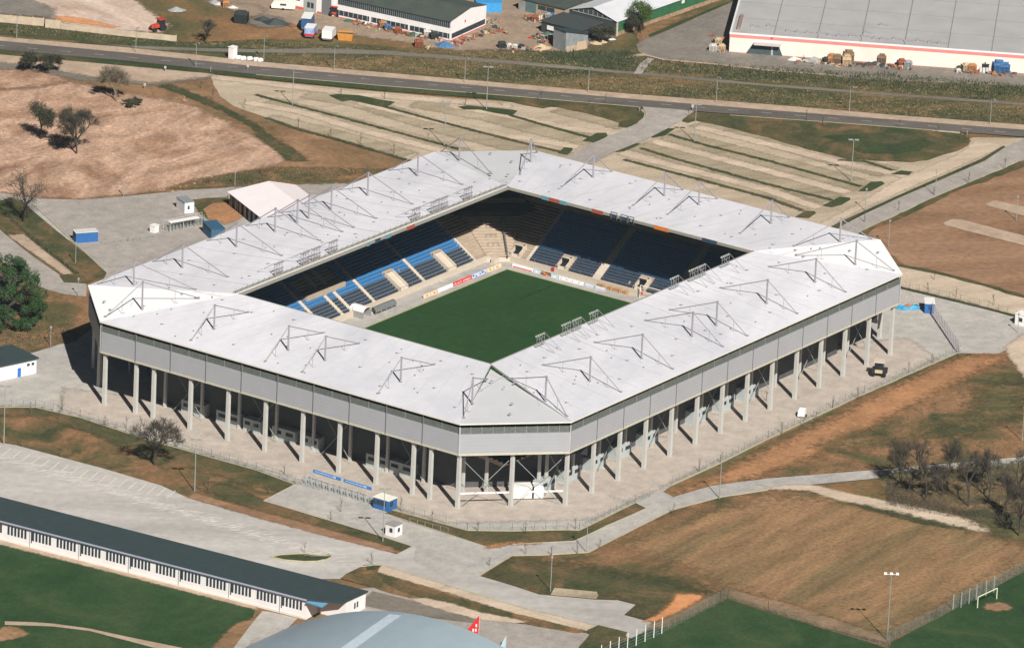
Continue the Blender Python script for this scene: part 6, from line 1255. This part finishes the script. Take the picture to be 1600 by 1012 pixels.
def leaves(mb, pts, n, size, spread, rg, flatk=1.0):
    for i in range(n):
        c = rg.choice(pts)+Vector((rg.gauss(0,spread),rg.gauss(0,spread),rg.gauss(0,spread*.8))); s = size*rg.uniform(.5,1.3)
        u = Vector((rg.uniform(-1,1),rg.uniform(-1,1),rg.uniform(-.5,.5))).normalized()*s; v = u.orthogonal().normalized(); v.rotate(Matrix.Rotation(rg.uniform(0,6.28),3,u.normalized())); v *= s*.7
        if c.z < .1: c.z = .1
        mb.face([c-u,c-v*.6,c+u,c+v*.6])
def tree(name, label, px, py, h, wr, kind, seed, lv=5, group=None, stems=1):
    rg = random.Random(seed); t = thing(name, label, 'tree' if name != 'shrub' else 'shrub', at(px, py), 0, group)
    mb, tips = tree_mesh(h, rg, lv, .7, .03*h*.55, .2, .22, stems); mb.v, pts = fit_mesh(mb.v, tips, h*.97, wr)
    k = mb.build('trunk', m_bark if kind != 'pale' else m_barkl, t); cr = MB()
    if kind in ('bare', 'pale'):
        for q in pts:     # the haze of fine twigs
            for _ in range(2 if lv > 4 else 8): d = Vector((rg.gauss(0,.5),rg.gauss(0,.5),rg.gauss(.25,.5))); cr.tube(q, q+d*h*.055, .017, .008, 3, cap=False)
        cr.build('crown', m_twig if kind == 'bare' else m_barkl, t)
    elif kind == 'bud':
        for q in pts:
            for _ in range(4): d = Vector((rg.gauss(0,.5),rg.gauss(0,.5),rg.gauss(.2,.5))); cr.tube(q, q+d*h*.05, .015, .008, 3, cap=False)
        leaves(cr, pts, 2600, .13, .5, rg); cr.build('crown', m_lb, t)
    elif kind == 'olive': leaves(cr, pts, 5200, .2, h*.045, rg); cr.build('crown', m_lo, t)
    elif kind == 'spring': leaves(cr, pts, 5200, .2, h*.05, rg); cr.build('crown', m_ls, t)
    elif kind == 'brown': leaves(cr, pts, 2600, .16, h*.045, rg); cr.build('crown', m_br, t)
    return t
tree('bare_tree', 'spreading bare tree in front of the near left facade', 241, 727, 12.2, 6.0, 'bare', 3, 6)
tree('bare_tree', 'tall brown budding tree at the left beside the grey road', 37, 347, 12.5, 4.4, 'brown', 8, 5)
tree('bushy_tree', 'small dark green tree with a leaning crown on the sandy ground', 64, 218, 9.4, 3.8, 'olive', 12, 5)
tree('slender_tree', 'taller grey green tree right of the leaning one on sandy ground', 120, 241, 12.6, 4.6, 'bud', 15, 6)
tree('bare_tree', 'pale bare tree on the bank below the main road', 182, 159, 9.3, 4.8, 'pale', 21, 6, stems=2)
tree('shrub', 'wide dark green bush beside the main road at upper left', 50, 111, 5.2, 2.9, 'olive', 25, 4, stems=3)
tree('shrub', 'rounder right half of the dark bush by the main road', 75, 113, 5.0, 2.8, 'olive', 27, 4, stems=3)
tree('shrub', 'low green clump at the foot of the pale bare tree', 205, 166, 1.8, 2.6, 'olive', 29, 3, stems=3)
tree('shrub', 'low scrub at the foot of the grey green tree', 96, 232, 2.6, 3.0, 'brown', 31, 3, stems=3)
tree('poplar_tree', 'light green tree standing against the green walled hall', 1001, 53, 8.8, 2.5, 'spring', 33, 5)
tree('shrub', 'dark lower tree joined to the light green one', 995, 56, 5.5, 2.2, 'olive', 35, 4)
tree('shrub', 'green bush in front of the green hall gable', 940, 66, 4.2, 3.2, 'olive', 37, 4, stems=3)
tree('bare_tree', 'faint bare tree in the weedy lot behind the cream wall', 322, 68, 7, 3.2, 'bare', 39, 5)
for i, (x, y, h, w_, l) in enumerate([(1407,757,11,4.6,'leftmost of the bare trees, forking low by the path'),(1446,783,10,4,'bare tree leaning over the sandy track'),(1436,752,9.5,3.6,'thin bare tree second from the left behind the track'),(1480,757,10.5,4,'bare tree with a straight double trunk at the path'),(1513,792,11.5,4.4,'bare tree in the middle of the thicket'),(1545,782,11.5,4.6,'broad bare tree right of the middle of the thicket'),(1565,815,11,4.2,'bare tree near the end of the sandy track'),(1592,838,12,5,'large bare tree at the right edge, nearest the track end'),(1590,780,11,4.5,'bare tree at the right edge behind the largest one'),(1625,800,11,4.5,'bare tree cut off by the right edge'),(1420,770,6,3.2,'low bare tree at the left foot of the thicket'),(1472,776,7.5,3.6,'low bare tree between track and path'),(1530,760,8,3.6,'low bare tree close to the path')]):
    tree('bare_tree', l, x, y, h*1.05, w_*.82, 'bare', 50+i, 5, 'bare trees of the thicket by the sandy track', stems=1+(i % 3 == 0))
rg = random.Random(99); mb = MB()      # undergrowth of the thicket: nobody could count it
for k in range(6500):
    u = rg.random(); x = 1385+230*u; y0_, y1_ = 752-u*20, 790+u*45; c = at(x, rg.uniform(y0_, y1_)); h = rg.uniform(.3,1.2)
    mb.tube(c, c+Vector((rg.gauss(0,.35),rg.gauss(0,.35),h)), .03, .012, 3, cap=False)
tag(mb.build('undergrowth', m_bark), 'dark bare undergrowth between the trees of the thicket', 'undergrowth', kind='stuff')
# big green tree at the left edge
def big_tree(name, label, c, h, wr, seed, nl=52000):
    rg = random.Random(seed); t = thing(name, label, 'tree', c); mb, tips = tree_mesh(h, rg, 4, .75, .45, .2, .15); mb.v, pts = fit_mesh(mb.v, tips, h*.8, wr*.7); mb.build('trunk', m_bark, t)
    cl = []
    for k in range(120):
        a = rg.uniform(0, 6.283); z = rg.uniform(.05, 1); rr = wr*math.sqrt(max(0, 1-(z*1.25-.42)**2*1.15))*rg.uniform(.55, 1)**.5
        cl.append((Vector((rr*math.cos(a), rr*math.sin(a), h*(.05+.9*z))), rg.uniform(.7,1.7)))
    cr = MB()
    for k in range(nl):
        c0, r_ = rg.choice(cl); d = Vector((rg.gauss(0,1),rg.gauss(0,1),rg.gauss(0,.8))).normalized()*r_*rg.uniform(.6,1.08); q = c0+d; s = rg.uniform(.09,.2)
        u = Vector((rg.uniform(-1,1),rg.uniform(-1,1),rg.uniform(-.6,.6))).normalized()*s; v = u.cross(d.normalized()+Vector((rg.gauss(0,.5),rg.gauss(0,.5),rg.gauss(0,.5))))
        if v.length < 1e-4: continue
        v = v.normalized()*s*.8; q.z = max(q.z, .1); cr.face([q-u,q-v,q+u,q+v])
    cr.build('crown', m_lg, t)
big_tree('broadleaf_tree', 'large round dark green tree at the left edge', tuple(at(8,506)), 15.0, 8.6, 5)
# young staked saplings
def sapling_mesh(seed):
    rg = random.Random(seed); mb = MB(); mb.tube((0,0,0),(0,0,2.3),.05,.03,4)
    for k in range(14): z = rg.uniform(1.2,2.6); a = rg.uniform(0,6.28); mb.tube((0,0,z*.9),(math.cos(a)*.45,math.sin(a)*.45,z+.5),.018,.008,3,cap=False)
    return mb
sp0 = []
for s in range(3):
    t = thing('sapling', 'young bare sapling tied to a stake along the paving', 'sapling', (0,0,0), 0, 'young saplings along paths and car park'); sapling_mesh(s).build('trunk', m_bark, t)
    mb = MB(); mb.tube((.3,0,0),(.3,0,1.6),.045,n=4); mb.build('stake', m_barkl, t); sp0.append(t)
sap = Z(2,3,[(393,272),(85,300),(1010,180),(550,390),(405,425),(80,430),(245,440)])+Z(1,3,[(905,155),(1100,225),(1385,285),(465,212),(720,495),(303,425),(1460,500),(530,165)])+Z(3,2,[(878,305),(1023,245),(558,472),(405,530),(222,640),(300,600),(85,690),(1190,205)])+Z(1,2,[(175,940)])+Z(2,2,[(1170,925),(1310,870),(1590,480)])+Z(0,2,[(385,540),(190,560),(365,610),(595,670),(655,650),(790,650),(375,835),(130,770)])+Z(1,0,[(265,800),(465,860),(655,905),(860,960),(1075,890),(530,590),(805,620),(1540,665),(1310,660)])+Z(3,1,[(600,380),(815,310),(1035,210),(1255,140),(1480,45),(1040,740),(995,800),(1405,900),(1175,850)])+Z(2,0,[(480,670),(180,640),(585,650),(1100,735)])+Z(3,0,[(240,760),(340,795),(820,800),(1060,830),(1200,880),(1250,905)])+Z(0,0,[(1255,555),(1330,630),(1530,680)])+Z(1,3,[(85,50),(-300,30)])
for i, q in enumerate(sap):
    c = at(*q)
    if i < 3: sp0[i].location = c; sp0[i].rotation_euler.z = i
    else: dup(sp0[i % 3], tuple(c), i*1.1, scale=(1,1,.75+.5*((i*37) % 10)/10))
# scrub patches: clumps of grass and weeds that roughen the ground
def scrub(name, label, polys, n, mat, h, seed, s=.25):
    rg = random.Random(seed); mb = MB()
    for poly in polys:
        P = [at(*q) for q in poly]; xs = [p.x for p in P]; ys = [p.y for p in P]; k = 0; m = len(P); tries = 0
        while k < n and tries < n*12:
            tries += 1; x, y = rg.uniform(min(xs), max(xs)), rg.uniform(min(ys), max(ys)); ins = False; j = m-1
            for i in range(m):
                if (P[i].y > y) != (P[j].y > y) and x < (P[j].x-P[i].x)*(y-P[i].y)/(P[j].y-P[i].y)+P[i].x: ins = not ins
                j = i
            if not ins: continue
            k += 1; hh_ = h*rg.uniform(.4,1.3)
            for b in range(4): a = rg.uniform(0,6.28); c = Vector((x+rg.gauss(0,s), y+rg.gauss(0,s), .05)); w_ = .18; mb.face([c-Vector((math.cos(a)*w_,math.sin(a)*w_,0)), c+Vector((math.cos(a)*w_,math.sin(a)*w_,0)), c+Vector((rg.gauss(0,.15),rg.gauss(0,.15),hh_))])
    return tag(mb.build(name, mat), label, 'weeds', kind='stuff')
m_w1 = flat('weed_green', (.08,.08,.038), .9, var=.4, vs=.2); m_w2 = flat('weed_straw', (.2,.15,.085), .9, var=.4, vs=.2)
band = [[(0,36),(275,68),(420,64),(660,81),(800,82),(960,88),(1200,103),(1600,133),(1600,160),(1200,131),(800,95),(600,79),(400,77),(200,66),(0,50)],[(400,84),(600,88),(800,102),(1200,138),(1600,168),(1600,195),(1200,163),(800,131),(400,96)]]
scrub('weeds', 'green weeds between the main road and the industrial yards', band, 2600, m_w1, .22, 1, .5)
scrub('weeds', 'straw coloured weeds between the main road and the industrial yards', band, 1600, m_w2, .25, 2, .5)
scrub('weeds', 'weedy tufts on the meadow right of the stadium', [[(1080,768),(1290,705),(1400,645),(1530,580),(1600,600),(1600,712),(1400,730),(1200,746)]], 1500, m_w1, .2, 3, .5)
scrub('weeds', 'low tufts on the bank left of the stadium', [[(0,505),(90,490),(125,500),(90,530),(0,560)],[(280,290),(430,262),(590,265),(490,288)]], 900, m_w1, .3, 4, .4)
scrub('bushes', 'dark bushes in the strip below the warehouse yard', [[(1010,96),(1200,108),(1400,118),(1600,134),(1600,150),(1400,138),(1200,125),(1020,112)],[(850,84),(985,82),(1000,95),(960,110),(860,92)]], 700, leafmat('bush_leaves', (.06,.075,.035)), .7, 5, .9)
rg = random.Random(4); mb = MB()       # clods on the sandy ground
P = None
for k in range(1500):
    c = at(rg.uniform(0,430), rg.uniform(150,300))
    if c.y < 125 or c.x-.9*c.y > -45+.0*c.x and c.x > 75: continue
    s_ = rg.uniform(.08,.32); mb.hexa([(c.x-s_,c.y-s_,.06),(c.x+s_,c.y-s_*.7,.06),(c.x+s_*.8,c.y+s_,.06),(c.x-s_*.6,c.y+s_,.06),(c.x-s_*.5,c.y-s_*.5,.06+s_),(c.x+s_*.5,c.y-s_*.4,.06+s_*.8),(c.x+s_*.4,c.y+s_*.5,.06+s_),(c.x-s_*.3,c.y+s_*.5,.06+s_*.7)])
tag(mb.build('clods', G['sandy']), 'clods of earth strewn over the sandy ground', 'clods', kind='stuff')
# ------------------------------------------------------------------ the air between the aircraft and the place
mb = MB(); mb.box(-1520, -1520, -1.1, 1820, 1820, CZ+12); hz = mb.build('haze', []); hz['kind'] = 'stuff'; hz['label'] = 'thin morning haze over the whole place'
hm = bpy.data.materials.new('haze_air'); hm.use_nodes = True; hm.node_tree.nodes.remove(hm.node_tree.nodes['Principled BSDF'])
pv = hm.node_tree.nodes.new('ShaderNodeVolumePrincipled'); pv.inputs['Density'].default_value = 2.1e-5; pv.inputs['Color'].default_value = (.72, .9, 1, 1); pv.inputs['Anisotropy'].default_value = 0
hm.node_tree.links.new(pv.outputs[0], hm.node_tree.nodes['Material Output'].inputs['Volume']); hz.data.materials.clear(); hz.data.materials.append(hm)
